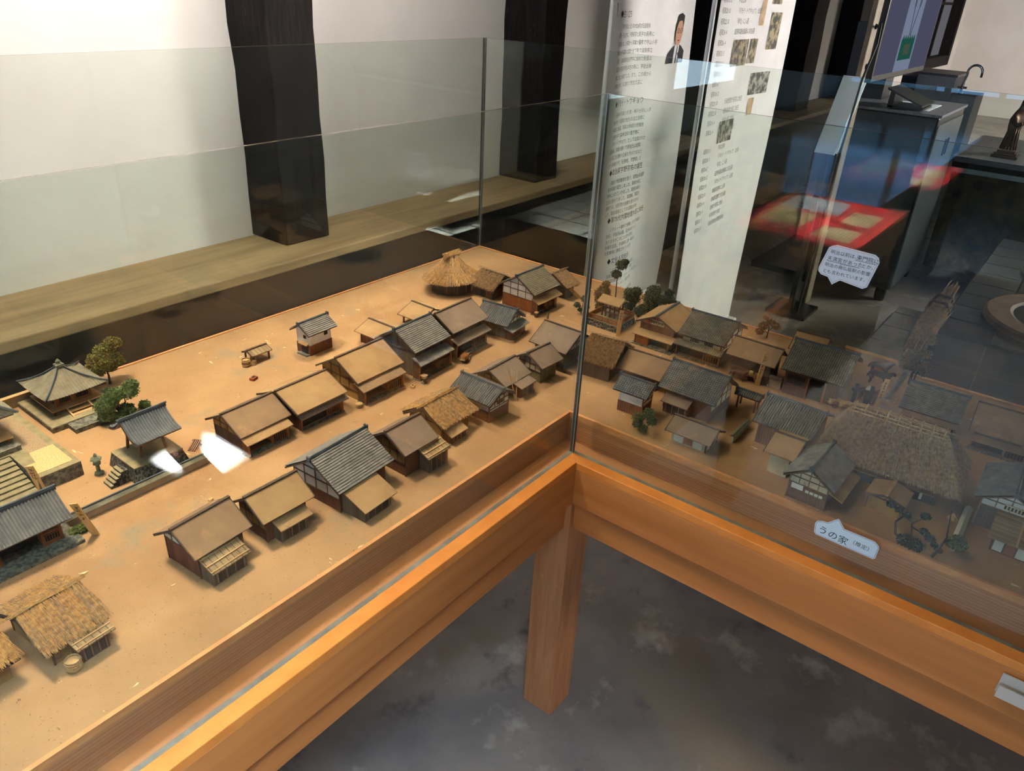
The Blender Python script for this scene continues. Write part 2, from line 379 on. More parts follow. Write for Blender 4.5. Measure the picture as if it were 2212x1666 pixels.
# ------------------------------------------------------------------ houses (x, y, length, width, eave height, ridge height, yaw)
D = {"h1":[-.7896,.1818,.1069,.106,.0505,.0846,.0642],"h2":[-.6671,.1683,.1054,.0935,.0493,.0815,-.0014],"h3":[-.5206,.1657,.1394,.1393,.0498,.0937,.06],
"h4":[-.3862,.1372,.0923,.1052,.0575,.0908,.0017],"h5":[-.2373,.178,.1091,.113,.0376,.0687,.0241],"h6":[-.1265,.1523,.1182,.0885,.0487,.0726,-1.5732],
"h7":[-.0134,.1883,.1006,.1019,.038,.066,.0219],"h8":[.0985,.164,.0825,.0921,.0463,.0738,-.0626],"h9":[.2185,.1775,.112,.1309,.0501,.0874,-1.5708],
"th1":[-1.021,.1922,.0897,.131,.0358,.0653,.0714],"th0":[-1.135,.189,.10,.0923,.036,.062,.0714],"m1":[-.5262,.4371,.1215,.1164,.0442,.0759,.0203],
"m2":[-.3941,.4335,.1342,.1358,.0484,.0786,.0131],"m3":[-.2224,.4412,.1441,.1398,.0528,.0932,.0139],"m4":[-.0638,.4274,.1296,.1321,.0708,.1103,.0484],
"m5":[.0861,.4299,.1427,.1223,.0727,.1098,.0331],"m6":[.2383,.3952,.1075,.0957,.0414,.0737,-1.454],"s1":[-.0264,.578,.091,.105,.0325,.0512,-1.5623],
"s2":[.1424,.5921,.0831,.1135,.0263,.0482,-1.5709],"kura":[-.175,.6646,.0923,.0716,.0591,.0813,.0372],"well":[-.3062,.721,.0552,.0444,.0231,.0315,.0019],
"hut2":[.4435,.5868,.0923,.11,.033,.0696,-1.5716],"wg":[.4498,.4564,.126,.1348,.0613,.102,-.0053],"th9":[.5819,.4412,.0629,.1132,.0405,.072,-.0338],
"r1":[.5047,.0314,.1316,.1201,.0619,.0916,.018],"r2":[.5213,-.0963,.1289,.1598,.061,.1005,-1.5497],"r3":[.4693,-.2379,.124,.0917,.058,.0906,-1.5619],
"r4":[.5208,-.3833,.1487,.1759,.06,.107,-1.5247],"r5":[.5739,-.6343,.128,.1457,.0267,.0641,-1.5374],"r6":[.5328,-.7742,.1128,.1473,.0467,.0828,-1.52],
"q1":[.2358,.0542,.0924,.1362,.047,.0884,-1.4409],"q2":[.2643,-.049,.1163,.1177,.0375,.0671,-1.5256],"q3":[.1086,-.1017,.0832,.0688,.0547,.0762,-1.5286],
"q4":[.2235,-.1989,.1373,.1311,.0516,.0954,-1.5617],"q5":[.0796,-.2653,.102,.081,.0265,.0467,-1.5585],"gate":[.2973,-.2948,.0619,.0299,.0334,.0407,-1.5748],
"q6":[.2277,-.4184,.1263,.1453,.0528,.0872,-1.5908],"q7":[.1223,-.4471,.0623,.1153,.0494,.068,-1.5492],"q8":[.0696,-.5263,.1255,.0954,.0505,.0801,-.0204],
"q9":[.2309,-.6197,.2592,.1626,.0478,.1262,-1.529],"q10":[.1142,-.6487,.0637,.072,.0318,.0423,-.0134],"q11":[.2281,-.8347,.139,.1171,.0611,.0894,.013],
"r4b":[.637,-.318,.085,.11,.052,.082,-1.5]}
A = {"h1":(-.0403,.0218,-.072,-.0444,.0264,-.0798,.0295),"h2":(-.0262,.0284,-.0539,-.031,.0349,-.0619,.03),"h3":(-.0531,.0136,-.1124,-.0585,.0236,-.1203,.0265),
"h4":(.0035,.0569,-.0662,-.005,.0572,-.0743,.039),"h5":(-.0405,.0049,-.0684,-.049,.0036,-.0761,.022),"h7":(-.0117,.0379,-.0668,-.0206,.0377,-.0749,.0300),
"m1":(-.0514,.042,-.0664,-.0589,.0515,-.0744,.032),"m2":(-.0526,.058,-.0591,-.0601,.0685,-.0700,.0325),"m3":(-.0619,.0556,-.0818,-.0733,.0600,-.0896,.0375),
"m4":(-.0600,.055,-.0752,-.0650,.0594,-.083,.0415),"m5":(-.0591,.0605,-.0632,-.0671,.0683,-.0740,.042),"wg":(-.0571,.0395,-.0732,-.0600,.0600,-.0815,.0375),
"r2":(-.0621,.0548,-.0756,-.0683,.0621,-.0889,.035),"q4":(-.0469,.0132,-.0726,-.0519,.0136,-.0805,.0285),
"r5":(-.0479,.0584,-.0800,-.0542,.0597,-.0888,.0195),"r6":(-.0493,.0579,-.0700,-.0521,.0593,-.0800,.0275),"th1":(-.0097,.0298,-.0804,-.0149,.0388,-.0885,.031)}
VILLAGE = {}
def lattice(parent, x0, x1, y, z0, z1, axis='x', n=6, frame='wood_orange', sgn=-1):
    """framed window of vertical bars on the plane y (axis x) or the plane x (axis y)"""
    m = U('dark_void'); d = .0008*sgn
    P = (lambda a,b,c,e,f,g: m.box(a,b,min(c,e),max(c,e),f,g)) if axis == 'x' else (lambda a,b,c,e,f,g: m.box(min(c,e),max(c,e),a,b,f,g))
    P(x0,x1,y,y+d,z0,z1)
    o = m.build('lattice_window', parent); m = U(frame); w = .0012
    P = (lambda a,b,c,e,f,g: m.box(a,b,min(c,e),max(c,e),f,g)) if axis == 'x' else (lambda a,b,c,e,f,g: m.box(min(c,e),max(c,e),a,b,f,g))
    for (a,b,f,g) in ((x0,x1,z0,z0+w),(x0,x1,z1-w,z1),(x0,x0+w,z0,z1),(x1-w,x1,z0,z1)): P(a,b,y,y+d*2.4,f,g)
    for k in range(1, n):
        x = x0+(x1-x0)*k/n; P(x-.0004,x+.0004,y,y+d*1.9,z0,z1)
    m.build('window_bars', o)
    return o
def house(key, name, label, roof='plain', rm='roof_brown', style='row', wall='plank_red', gab=None, gz=.55, ann=None, am='roof_brown',
          ends=(-1,), front=None, group=None, oe=.012, og=.012, cap=None, hip=(0,0), tmats=None, cat='model house', low=None, openw=False, dens=1., skip_ends=False, sag=0):
    x, y, L, W, he, hr, yaw = D[key]
    t = thing(name, label, cat, (x, y, Z0), yaw, group); VILLAGE[key] = t
    sl = (hr-he)/(W/2); hx = L/2-og; hy = W/2-oe; zt = he+sl*oe-.0035
    # walls: a gabled block
    if not openw:
        w = U(wall)
        pr = [(-hy,0),(hy,0),(hy,zt),(0,hr-.004),(-hy,zt)]
        w.ext([(-hx,a,b) for a,b in pr], (2*hx,0,0))
        if low:      # lower plank skirting on a plastered store
            w.use(low[0]); z1 = low[1]
            w.box(-hx-.0012,hx+.0012,-hy-.0012,hy+.0012,0,z1)
        w.build('wall', t)
    else:
        for sx in (-1,1):
            for sy in (-1,1):
                U('wood_brown').box(sx*hx-.0018,sx*hx+.0018,sy*hy-.0018,sy*hy+.0018,0,zt+.001).build('post', t)
    # roof
    rmesh = MB()
    if roof == 'thatch':
        thatch_roof(rmesh, L, W, he, hr, tmats or ['thatch','thatch_gold','thatch_grey'], dens, hip[0], hip[1], seed=hash(key) % 97 if False else sum(map(ord, key)))
    else:
        for s_ in (-1,1):
            if roof == 'tile':
                rmesh.use('ridge_wood'); slab(rmesh, L, W, he, hr, s_, .003, sag=sag)
                rmesh.use(rm); tile_slope(rmesh, L, W, he, hr, s_, style, sag)
            else:
                rmesh.use(rm); slab(rmesh, L, W, he, hr, s_, .003)
                # barge boards and eave strip
                rmesh.use('ridge_wood')
                for e in (-1,1):
                    p = slope_pt(L,W,he,hr,s_,.5+e*.5,0,-.002); q = slope_pt(L,W,he,hr,s_,.5+e*.5,1,-.002)
                    rmesh.bar(p, q, .002, .0042)
    ro = rmesh.build('roof', t)
    c = MB().use(cap or ('ridge_tile_gap_shade' if roof == 'tile' else 'ridge_wood'))
    if roof == 'tile':
        c.box(-L/2-.001, L/2+.001, -.0026, .0026, hr-.001, hr+.0034); c.tube([(-L/2-.002,0,hr+.0042),(L/2+.002,0,hr+.0042)], .0018, 8)
        for e in (-1,1): c.box(e*(L/2+.001)-.0016, e*(L/2+.001)+.0016, -.0042, .0042, hr-.003, hr+.0072)
        c.build('ridge_cap', ro)
    elif roof == 'plain':
        c.box(-L/2-.001, L/2+.001, -.0028, .0028, hr-.0005, hr+.0018); c.build('ridge_cap', ro)
    # gable ends
    for e in ([] if openw or skip_ends else ends):
        X = e*hx; zb = he*gz
        top = hr-.0045
        hw = lambda z: min(hy, max(0, (top-z)/sl))
        if gab:
            g = U({'white':'plaster_white','ochre':'plaster_ochre','cream':'plaster_cream','brown':'wood_orange'}[gab])
            pts = [(-hy,zb),(hy,zb),(hy,min(zt,top)),(0,top),(-hy,min(zt,top))]
            if zb >= zt: pts = [(-hw(zb),zb),(hw(zb),zb),(0,top)]
            g.ext([(X,a,b) for a,b in pts], (e*.001,0,0))
            gp = g.build('gable_panel', t)
        f = U('wood_brown')
        zz = [zb, zb+(top-zb)*.36, zb+(top-zb)*.66] if gab else [he*.92]
        for z in zz:
            a = hw(z)
            if a > .003: f.box(min(X,X+e*.0024), max(X,X+e*.0024), -a, a, z-.0009, z+.0009)
        f.box(min(X,X+e*.0024), max(X,X+e*.0024), -.0009, .0009, zz[0], top)
        for yy in (-hy, hy): f.box(X-.0013, X+.0013, yy-.0013, yy+.0013, 0, zt)
        if gab:
            for yy in (-hy*.5, hy*.5): f.box(min(X,X+e*.0022), max(X,X+e*.0022), yy-.0007, yy+.0007, zb, min(zt+abs(hy*.5)*sl, top-abs(yy)*sl))
        f.build('gable_timber', gp if gab else t)
    # annexe on the front: pent roof on posts, or boarded lean-to
    if ann:
        bx0, bx1, by, ex0, ex1, ey, ez = A[key]
        zw = min(zt-.002, ez+(abs(ey)-hy)*.42)
        p = U(am)
        if am.startswith('tile'):
            n = max(5,int((ex1-ex0)/.0062)); 
            def PP(u, v):
                return (ex0+(ex1-ex0)*u, -hy+(ey+hy)*v, zw+(ez-zw)*v+.0012*max(0,math.cos(2*PI*u*n))+.0006)
            p.use('ridge_wood').hexa([(ex0,ey,ez-.002),(ex1,ey,ez-.002),(ex1,-hy,zw-.002),(ex0,-hy,zw-.002),(ex0,ey,ez),(ex1,ey,ez),(ex1,-hy,zw),(ex0,-hy,zw)])
            p.use(am).grid(PP, n*4, 5)
        else:
            p.hexa([(ex0,ey,ez-.002),(ex1,ey,ez-.002),(ex1,-hy,zw-.002),(ex0,-hy,zw-.002),(ex0,ey,ez),(ex1,ey,ez),(ex1,-hy,zw),(ex0,-hy,zw)])
            if am == 'board_roof':
                for kk in (.25,.6,.9):
                    yk = -hy+(ey+hy)*kk; zk = zw+(ez-zw)*kk
                    p.use('wood_pale').box(ex0, ex1, yk-.0011, yk+.0011, zk, zk+.0016)
        p.build('pent_roof' if ann == 'pent' else 'lean_to_roof', t)
        zb_ = lambda yy: zw+(ez-zw)*(abs(yy)-hy)/(abs(ey)-hy)-.002
        if ann == 'pent':
            for px in (bx0, bx1):
                U('wood_orange').box(px-.0016, px+.0016, by-.0016, by+.0016, 0, zb_(by)).build('post', t)
            U('stone').box(bx0-.003, bx1+.003, by-.003, -hy, 0, .0022).build('plinth', t)
            s_ = U('wood_brown').hexa([(bx0-.001,by,0),(bx0+.001,by,0),(bx0+.001,-hy,0),(bx0-.001,-hy,0),(bx0-.001,by,zb_(by)),(bx0+.001,by,zb_(by)),(bx0+.001,-hy,zb_(hy)),(bx0-.001,-hy,zb_(hy))])
            s_.build('side_wall', t)
            yo = -hy-.0006; xm = bx0+(bx1-bx0)*.62
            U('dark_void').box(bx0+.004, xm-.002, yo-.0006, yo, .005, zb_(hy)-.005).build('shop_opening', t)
            U('wood_brown').box(bx0+.003, xm, by*.55-hy*.45, -hy, .0022, .0065).build('raised_floor', t)
            lattice(t, xm+.002, bx1-.002, by+.004, .004, min(.024, ez-.004))
            U('wood_orange').box(xm, bx1, by+.004, -hy, 0, min(.022,ez-.006)).build('bay', t)
        else:
            q = U('plank_grey' if key in ('h1','h2','h3','h4') else 'plank_red')
            q.hexa([(bx0,by,0),(bx1,by,0),(bx1,-hy,0),(bx0,-hy,0),(bx0,by,zb_(by)),(bx1,by,zb_(by)),(bx1,-hy,zb_(hy)),(bx0,-hy,zb_(hy))])
            q.build('lean_to_wall', t)
            d = U('plank_dark').box(bx0+(bx1-bx0)*.12, bx0+(bx1-bx0)*.9, by-.0008, by, .003, zb_(by)*.8)
            d.use('board_roof')
            for k in range(4):
                xx = bx0+(bx1-bx0)*(.12+.26*k); d.box(xx-.0006, xx+.0006, by-.0016, by, .003, zb_(by)*.72)
            d.build('slatted_front', t)
    if front == 'door':
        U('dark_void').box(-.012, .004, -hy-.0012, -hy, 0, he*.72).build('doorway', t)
        lattice(t, .010, hx-.006, -hy, he*.2, he*.75)
    if front == 'panels':
        m = MB()
        for k, c_ in enumerate(('shoji','wood_orange','shoji')):
            a = -hx+.006+(2*hx-.012)*k/3; m.use(c_).box(a, a+(2*hx-.012)/3-.002, -hy-.001, -hy, .003, he*.8)
        m.build('sliding_panels', t)
    if front == 'mushiko':    # barred attic windows under the eave
        for xx in (-hx*.62, hx*.12):
            lattice(t, xx, xx+hx*.5, -hy, he*.72, he*.95, frame='plaster_cream')
    if front == 'bars':
        lattice(t, -hx+.004, hx-.004, -hy, he*.72, he*.98, n=14, frame='wood_brown')
    return t

G = None
house('h1','plank_town_house','brown plank house with white gable panels, front row, nearest the camera of the left arm','plain','roof_brown',gab='white',gz=.9,ann='lean',am='board_roof',wall='plank_red')
house('h2','ochre_walled_house','brown roofed house with plain lean-to, between the white-gabled plank house and large tiled house','plain','roof_tan',gab='ochre',gz=.5,ann='lean',am='roof_tan',wall='plank_red')
house('h3','tiled_town_house','large grey tiled house with white timbered gable, front row of the left arm','tile','tile_grey','row',gab='white',gz=.55,ann='lean',am='roof_tan',wall='plank_red')
house('h4','shed_fronted_house','brown roofed house with a small board-roofed shed in front, next to the large tiled house','plain','roof_taupe',gab='ochre',gz=.5,ann='lean',am='board_roof',wall='plank_red')
house('h5','thatched_town_house','straw thatched house with ochre walls in the front row, beside the white tiled storehouse','thatch',wall='plaster_ochre',gab=None,ann='lean',am='roof_tan',tmats=['thatch','thatch_grey','thatch_gold'])
k6 = house('h6','tiled_storehouse','white walled storehouse with grey tiles and plank skirt, gable towards the glass corner','tile','tile_grey','col',wall='plaster_white',low=('plank_red',.026),ends=(1,),gab='white',gz=.66)
lattice(k6, -.010, .010, D['h6'][2]/2-.0096, .038, .046, axis='y', n=8, frame='wood_brown', sgn=1)
house('h7','lattice_shed_house','brown roofed house with small lean-to and bamboo poles leaning on its front','plain','roof_taupe',gab='ochre',gz=.6,ann='lean',am='roof_taupe',wall='plank_red')
house('h8','mossy_walled_house','small brown roofed house with mossy yellow plaster walls behind the pole-fronted house','plain','roof_taupe',gab='cream',gz=.6,wall='plaster_moss')
house('h9','broad_roofed_house','broad brown roofed house with white gable strips, crossing behind the glass corner edge','plain','roof_taupe',gab='white',gz=.85,ends=(1,),wall='plank_grey')
house('th1','thatched_farmhouse','golden straw thatched farmhouse with a plank lean-to at the near left of the board','thatch',wall='plaster_ochre',ann='lean',am='board_roof',tmats=['thatch','thatch_gold','thatch_gold','thatch_grey'],dens=1.15)
house('th0','thatched_hut','thatched hut cut by the left edge of the view, next to the golden farmhouse','thatch',wall='plaster_ochre',tmats=['thatch','thatch_gold','thatch_gold'],dens=1.1)
house('m1','street_shop','brown roofed shop with an open front, leftmost of the middle row','plain','roof_brown',gab='ochre',gz=.72,ann='pent',am='roof_tan',wall='plank_dark')
house('m2','wide_street_house','wide brown roofed house with a low pent roof, second of the middle row','plain','roof_tan',gab=None,ann='pent',am='roof_taupe',wall='plank_red')
house('m3','ochre_gabled_shop','tall brown roofed shop with ochre plastered gable and a basket at its corner','plain','roof_tan',gab='ochre',gz=.45,ann='pent',am='roof_brown',wall='plaster_ochre')
house('m4','tiled_two_storey_shop','two-storey grey tiled shop with tiled pent roof in the middle row','tile','tile_grey','row',gab=None,ann='pent',am='tile_grey',wall='plank_grey',front='bars')
house('m5','brown_two_storey_shop','two-storey brown roofed shop with a cart in front of it','plain','roof_taupe',gab=None,ann='pent',am='roof_taupe',wall='plank_red',front='bars')
m6 = house('m6','gable_fronted_tiled_house','grey tiled house with white gable and pent roof facing the street bend','tile','tile_grey','col',gab='white',gz=.9,ends=(1,),wall='plank_grey')
house('s1','back_yard_shed','small tan roofed shed behind the tall ochre-gabled shop','plain','roof_tan',wall='plank_red')
house('s2','open_posted_shed','small tan roofed shed on posts, farther of the two sheds behind the middle row','plain','roof_tan',wall='plank_red',openw=True)
kk = house('kura','white_storehouse','small white plastered storehouse with grey tiles standing alone behind the middle row','tile','tile_grey','row',wall='plaster_white',low=('plank_red',.027),ends=())
house('well','well_shelter','tiny board roofed shelter on four posts beside the barrels','plain','board_roof',openw=True,og=.006,oe=.006,wall='wood_pale')
house('hut2','thatched_lattice_hut','grey thatched hut with a lattice window between the round hut and the white gabled house','thatch',wall='plank_dark',tmats=['thatch_grey','thatch'],front='door')
house('wg','white_gabled_house','grey tiled house with large white timbered gable near the far corner of the board','tile','tile_warm','row',gab='white',gz=.62,ann='pent',am='roof_tan',wall='wood_orange')
house('th9','leaning_thatched_hut','low grey thatched hut behind the white gabled tiled house','thatch',wall='plank_dark',tmats=['thatch_grey','thatch'])
r1 = house('r1','gable_fronted_hall','brown roofed hall with a barred gable window and wide front porch, beside the fenced shrine','plain','roof_tan',gab='brown',gz=.95,wall='plank_red',cap='ridge_tile_gap_shade')
house('r2','tiled_workshop','grey tiled two-storey workshop with cream upper wall, back row of the right arm','tile','tile_warm','both',wall='plaster_cream',low=('plank_dark',.034),ann='pent',am='tile_warm',front='mushiko',ends=(1,),gab='white',gz=.7)
house('r3','walled_yard_house','brown roofed house behind a low pale yard wall','plain','roof_brown',wall='plank_dark')
house('r4','long_tiled_house','long grey tiled house with a dark open doorway, centre of the right arm','tile','tile_warm','both',wall='plank_red')
house('r5','striped_tile_house','low grey tiled house near the far edge, by the crooked pine','tile','tile_grey','row',wall='plank_dark',ann='pent',am='roof_brown')
house('r6','far_right_brown_house','plain brown roofed house at the far right edge of the view','plain','roof_brown',wall='plank_dark',ann='pent',am='roof_brown')
house('q1','thatched_roadside_house','brown straw thatched house just right of the glass corner edge','thatch',wall='plank_dark',tmats=['thatch','thatch_grey','thatch'])
house('q2','brown_side_house','brown roofed house between the roadside thatch and the large tiled house','plain','roof_brown',wall='plank_dark')
house('q3','white_banded_storehouse','small tiled storehouse with bright white band and plank skirt','tile','tile_blue','both',wall='plaster_white',low=('plank_red',.027),ends=(1,),gab='cream',gz=.7)
house('q4','large_tiled_house','large blue-grey tiled house with papered lean-to in the front row of the right arm','tile','tile_blue','both',wall='wood_brown',gab='cream',gz=.5,ends=(1,),ann='lean',am='roof_taupe')
house('q5','papered_outbuilding','low brown roofed outbuilding with white papered panels nearest the glass','plain','roof_taupe',wall='plaster_cream',front='panels',ends=(1,))
house('gate','roofed_gateway','small tiled gateway on dark posts beside the large tiled house','tile','tile_grey','col',openw=True,og=.010,oe=.004,cat='model gateway')
house('q6','plank_walled_tiled_house','grey ribbed tiled house with red plank walls at the end of the yard wall','tile','tile_grey','col',wall='plank_red',ends=(1,))
house('q7','pale_flat_roofed_shed','shed with a pale gently sloped roof and grey plaster walls beside the thatched farmhouse','plain','roof_tan',wall='plaster_cream',ends=())
q8 = house('q8','cream_gabled_house','tiled house with cream gable and a row of small windows facing the glass','tile','tile_grey','col',gab='cream',gz=.72,wall='plank_red')
t9 = house('q9','great_thatched_farmhouse','great thatched farmhouse with bamboo ridge, largest roof of the right arm','thatch',wall='plank_dark',hip=(.036,.050),tmats=['thatch_grey','thatch_grey','thatch'],dens=.85,oe=.026,og=.03,skip_ends=True)
q10 = house('q10','plastered_privy','little plastered hut with a felt-like pale roof in front of the great thatch','plain','roof_tan',wall='plaster_ochre',og=.006,oe=.006,cap='wood_pale')
q11 = house('q11','white_gabled_storehouse','grey tiled storehouse with white barred gable at the right edge','tile','tile_blue','col',gab='white',gz=.78,wall='plank_dark')
house('r4b','pale_hipped_shed','pale roofed shed half hidden behind the long tiled house','plain','roof_tan',wall='plank_red')

# gable-front porches and small extras
def gable_porch(t, X, y0, y1, dep, zw, ez, am='roof_tan', win=True, yo=None):
    hx = X
    U(am).hexa([(hx-dep,y0,ez-.002),(hx,y0,zw-.002),(hx,y1,zw-.002),(hx-dep,y1,ez-.002),(hx-dep,y0,ez),(hx,y0,zw),(hx,y1,zw),(hx-dep,y1,ez)]).build('porch_roof', t)
    for yy in (y0+.012, y1-.008):
        U('wood_brown').box(hx-dep+.005, hx-dep+.009, yy-.002, yy+.002, 0, ez-.001).build('post', t)
    U('dark_void').box(hx-.0018, hx-.0004, y0+.02, (y0+y1)/2+.01, .003, ez-.006).build('doorway', t)
    U('stone').box(hx-dep, hx, y0, y1, 0, .0025).build('plinth', t)
gable_porch(r1, -.0540, -.058, .058, .026, .040, .031)
U('wood_orange').box(-.074, -.0545, .012, .052, .0025, .026).build('bay', r1)
m = U('plaster_cream').box(-.0560,-.0538,-.018,.018,.061,.073); m.use('dark_void')
for k in range(8):
    yy = -.0155+.0042*k+(.002 if k > 3 else 0); m.box(-.0566,-.0560,yy-.0011,yy+.0011,.063,.071)
m.build('gable_window', r1)
# m6: pent roof on its street gable (local +x end)
hx6 = D['m6'][2]/2-.012
U('tile_grey').hexa([(hx6,-.046,.034),(hx6+.026,-.046,.026),(hx6+.026,.046,.026),(hx6,.046,.034),(hx6,-.046,.0365),(hx6+.026,-.046,.0285),(hx6+.026,.046,.0285),(hx6,.046,.0365)]).build('pent_roof', m6)
U('wood_brown').box(hx6, hx6+.018, -.036, .036, 0, .027).build('porch_wall', m6)
lattice(m6, -.02, .012, hx6+.018, .006, .022, axis='y', sgn=1)
# storehouse door porch
hk = D['kura'][2]/2-.012
U('roof_tan').hexa([(-hk-.009,-.020,.0275),(-hk,-.020,.032),(-hk,.012,.032),(-hk-.009,.012,.0275),(-hk-.009,-.020,.029),(-hk,-.020,.0335),(-hk,.012,.0335),(-hk-.009,.012,.029)]).build('door_hood', kk)
U('dark_void').box(-hk-.0022,-hk-.0012,-.015,.006,.002,.024).build('door', kk)
U('stone').box(-hk-.012,-hk,-.022,.014,0,.003).build('doorstep', kk)
for (x0,x1,y0,y1) in ((-hk-.0016,-hk,-.010,-.002),): U('dark_void').box(x0,x1,y0,y1,.043,.051).build('window', kk)
U('dark_void').box(hk-.022,hk-.012,-.0254,-.0238,.042,.051).build('window', kk)
# r4: notch-like dark doorway and yard planks
x4 = D['r4']; hy4 = x4[3]/2-.012
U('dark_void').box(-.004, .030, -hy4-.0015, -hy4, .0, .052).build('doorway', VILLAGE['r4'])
for px in (-.006, .033): U('wood_orange').box(px-.002, px+.002, -hy4-.012, -hy4-.008, 0, .056).build('post', VILLAGE['r4'])
lattice(VILLAGE['r4'], -.058, -.014, -hy4, .024, .05, n=10, frame='wood_brown')
U('plank_red').box(-.0600,-.006,-hy4-.010,-hy4,0,.022).build('front_fence', VILLAGE['r4'])
# q8 windows and lower porch roof
hx8 = D['q8'][2]/2-.012
m = U('wood_brown').box(-hx8-.0022,-hx8-.0010,-.034,.006,.022,.033); m.use('shoji')
for k in range(4): m.box(-hx8-.003,-hx8-.0022,-.029+.0085*k,-.0225+.0085*k,.0245,.030)
m.build('window_band', q8)
U('plaster_white').box(-hx8-.003,-hx8-.001,.008,.030,.025,.036).build('white_panel', q8)
U('wood_pale').hexa([(-.05,-.064,.030),(.06,-.064,.030),(.06,-.0357,.040),(-.05,-.0357,.040),(-.05,-.064,.032),(.06,-.064,.032),(.06,-.0357,.042),(-.05,-.0357,.042)]).build('side_pent_roof', q8)
# q9 bamboo ridge frame
L9 = D['q9'][2]; hr9 = D['q9'][5]
m = U('thatch'); xa, xb = -L9/2+.034, L9/2-.048
for (yy,zz) in ((-.009,.001),(-.004,.007),(.004,.007),(.009,.001),(-.012,-.005)): m.tube([(xa,yy,hr9+zz),(xb,yy,hr9+zz)], .0016, 6)
m.build('ridge_poles', t9)
for k in range(9):
    xx = xa+.006+(xb-xa-.012)*k/8
    U('thatch').tube([(xx,-.026,hr9-.0235),(xx,-.012,hr9-.008),(xx,-.006,hr9+.009),(xx,.006,hr9+.009),(xx,.014,hr9-.008)], [.0004,.0014,.0018,.0018,.0012], 6).build('ridge_binding', t9)
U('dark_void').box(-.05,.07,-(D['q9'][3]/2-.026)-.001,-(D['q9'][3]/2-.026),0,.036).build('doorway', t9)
U('roof_brown').hexa([(-.075,-.078,.030),(.095,-.078,.030),(.095,-.054,.038),(-.075,-.054,.038),(-.075,-.078,.032),(.095,-.078,.032),(.095,-.054,.040),(-.075,-.054,.040)]).build('veranda_roof', t9)
U('shoji').box(.055,.075,-.0562,-.0552,.004,.026).build('paper_panel', t9)
# q11 gable bars
hx11 = D['q11'][2]/2-.012
m = U('plaster_cream').box(-hx11-.0036,-hx11-.001,-.024,.010,.052,.063); m.use('dark_void')
for k in range(6): m.box(-hx11-.0044,-hx11-.0036,-.0205+.0055*k,-.0175+.0055*k,.054,.061)
m.build('gable_window', q11)
# small roofed shed in front of q11
t = thing('fence_shed','low plank-roofed shed with white panels in front of the white-gabled storehouse','model house',(.136,-.858,Z0),0)
U('plank_red').box(-.030,.030,-.040,.032,0,.028).build('wall', t)
m = MB()
for k, c_ in enumerate(('shoji','wood_orange','shoji','wood_orange')): m.use(c_).box(-.0312,-.030,.028-.018*k-.015,.028-.018*k,.003,.025)
m.build('sliding_panels', t)
U('board_roof').hexa([(-.038,-.046,.0275),(.036,-.046,.044),(.036,.040,.044),(-.038,.040,.0275),(-.038,-.046,.030),(.036,-.046,.0465),(.036,.040,.0465),(-.038,.040,.030)]).build('roof', t)
U('wood_pale').bar((-.038,-.004,.031),(.036,-.004,.0475),.003,.002).build('roof_batten', t)
# ------------------------------------------------------------------ temple precinct (left end)
t = thing('temple_pavilion','square temple pavilion with four-sided grey tiled roof on a stone platform','model temple',(-.711,.821,Z0))
U('stone').box(-.074,.066,-.092,.066,0,.011).build('platform', t)
U('stone_top').box(-.073,.065,-.091,.065,.011,.0125).build('paving', t)
U('stone').box(-.044,.022,-.126,-.092,0,.010).box(-.042,.020,-.120,-.092,.010,.0105).build('step_platform', t)
U('wood_orange').box(-.036,.036,-.036,.036,.0125,.056).build('wall', t)
fl = U('wood_pale').box(-.052,.052,-.052,.052,.022,.0245); fl.build('veranda', t)
for sx in (-1,1):
    for sy in (-1,1): U('wood_brown').box(sx*.047-.002,sx*.047+.002,sy*.047-.002,sy*.047+.002,.0125,.022).build('veranda_post', t)
st = MB().use('wood_pale')
for k in range(3): st.box(-.022,.018,-.055-.009*(k+1),-.055-.009*k,.021-.0045*(k+1),.0225-.0045*(k+1))
for xx in (-.024,.020): st.bar((xx,-.052,.024),(xx,-.084,.010),.003)
st.build('wooden_steps', t)
lattice(t,-.030,-.006,-.036,.030,.050,n=6,frame='wood_brown'); lattice(t,.004,.030,-.036,.030,.050,n=6,frame='wood_brown')
U('dark_void').box(-.0375,-.036,-.026,.026,.028,.050).build('side_door', t)
def pyr_roof(mb, half, he, hr, sag=.008, up=.004, pitch=.0058):
    for q in range(4):
        n = int(2*half/pitch)
        cq, sq = [(1,0),(0,1),(-1,0),(0,-1)][q]
        base = len(mb.v); nv = 8
        for j in range(nv+1):
            v = j/nv
            for i in range(n*4+1):
                u = i/(n*4)*2-1
                xx = u*half                      # columns run straight down the slope
                lim = half*v; edge = abs(xx) > lim
                xx = max(-lim, min(lim, xx))
                z = hr+(he-hr)*v - sag*4*v*(1-v)*.8 + up*(abs(xx)/half)**3*v + .0012*max(0,math.cos(2*PI*u*n/2))*(0 if edge else 1)
                y = -half*v
                mb.v.append((xx*cq-y*sq, xx*sq+y*cq, z))
        w = n*4+1
        for j in range(nv):
            for i in range(w-1):
                mb.f.append([base+j*w+i, base+(j+1)*w+i, base+(j+1)*w+i+1, base+j*w+i+1]); mb.mi.append(mb.m)
m = U('tile_warm'); pyr_roof(m, .063, .055, .098)
m.use('wood_brown').box(-.060,.060,-.060,.060,.0525,.0545)
m.build('roof', t)
for q in range(4):
    a = PI/4+q*PI/2; d = math.sqrt(2)
    U('ridge_tile_gap_shade').tube([(.063*d*v*math.cos(a),.063*d*v*math.sin(a), .098-.043*v-.008*4*v*(1-v)*.8+.004*v+.0018) for v in (0,.2,.4,.6,.8,1.02)], .0017, 6).build('hip_ridge', t)
m = U('stone'); m.box(-.008,.008,-.008,.008,.095,.100); m.lathe([(.006,.100),(.0035,.103),(.005,.106),(.0015,.111)], 10); m.build('finial', t)

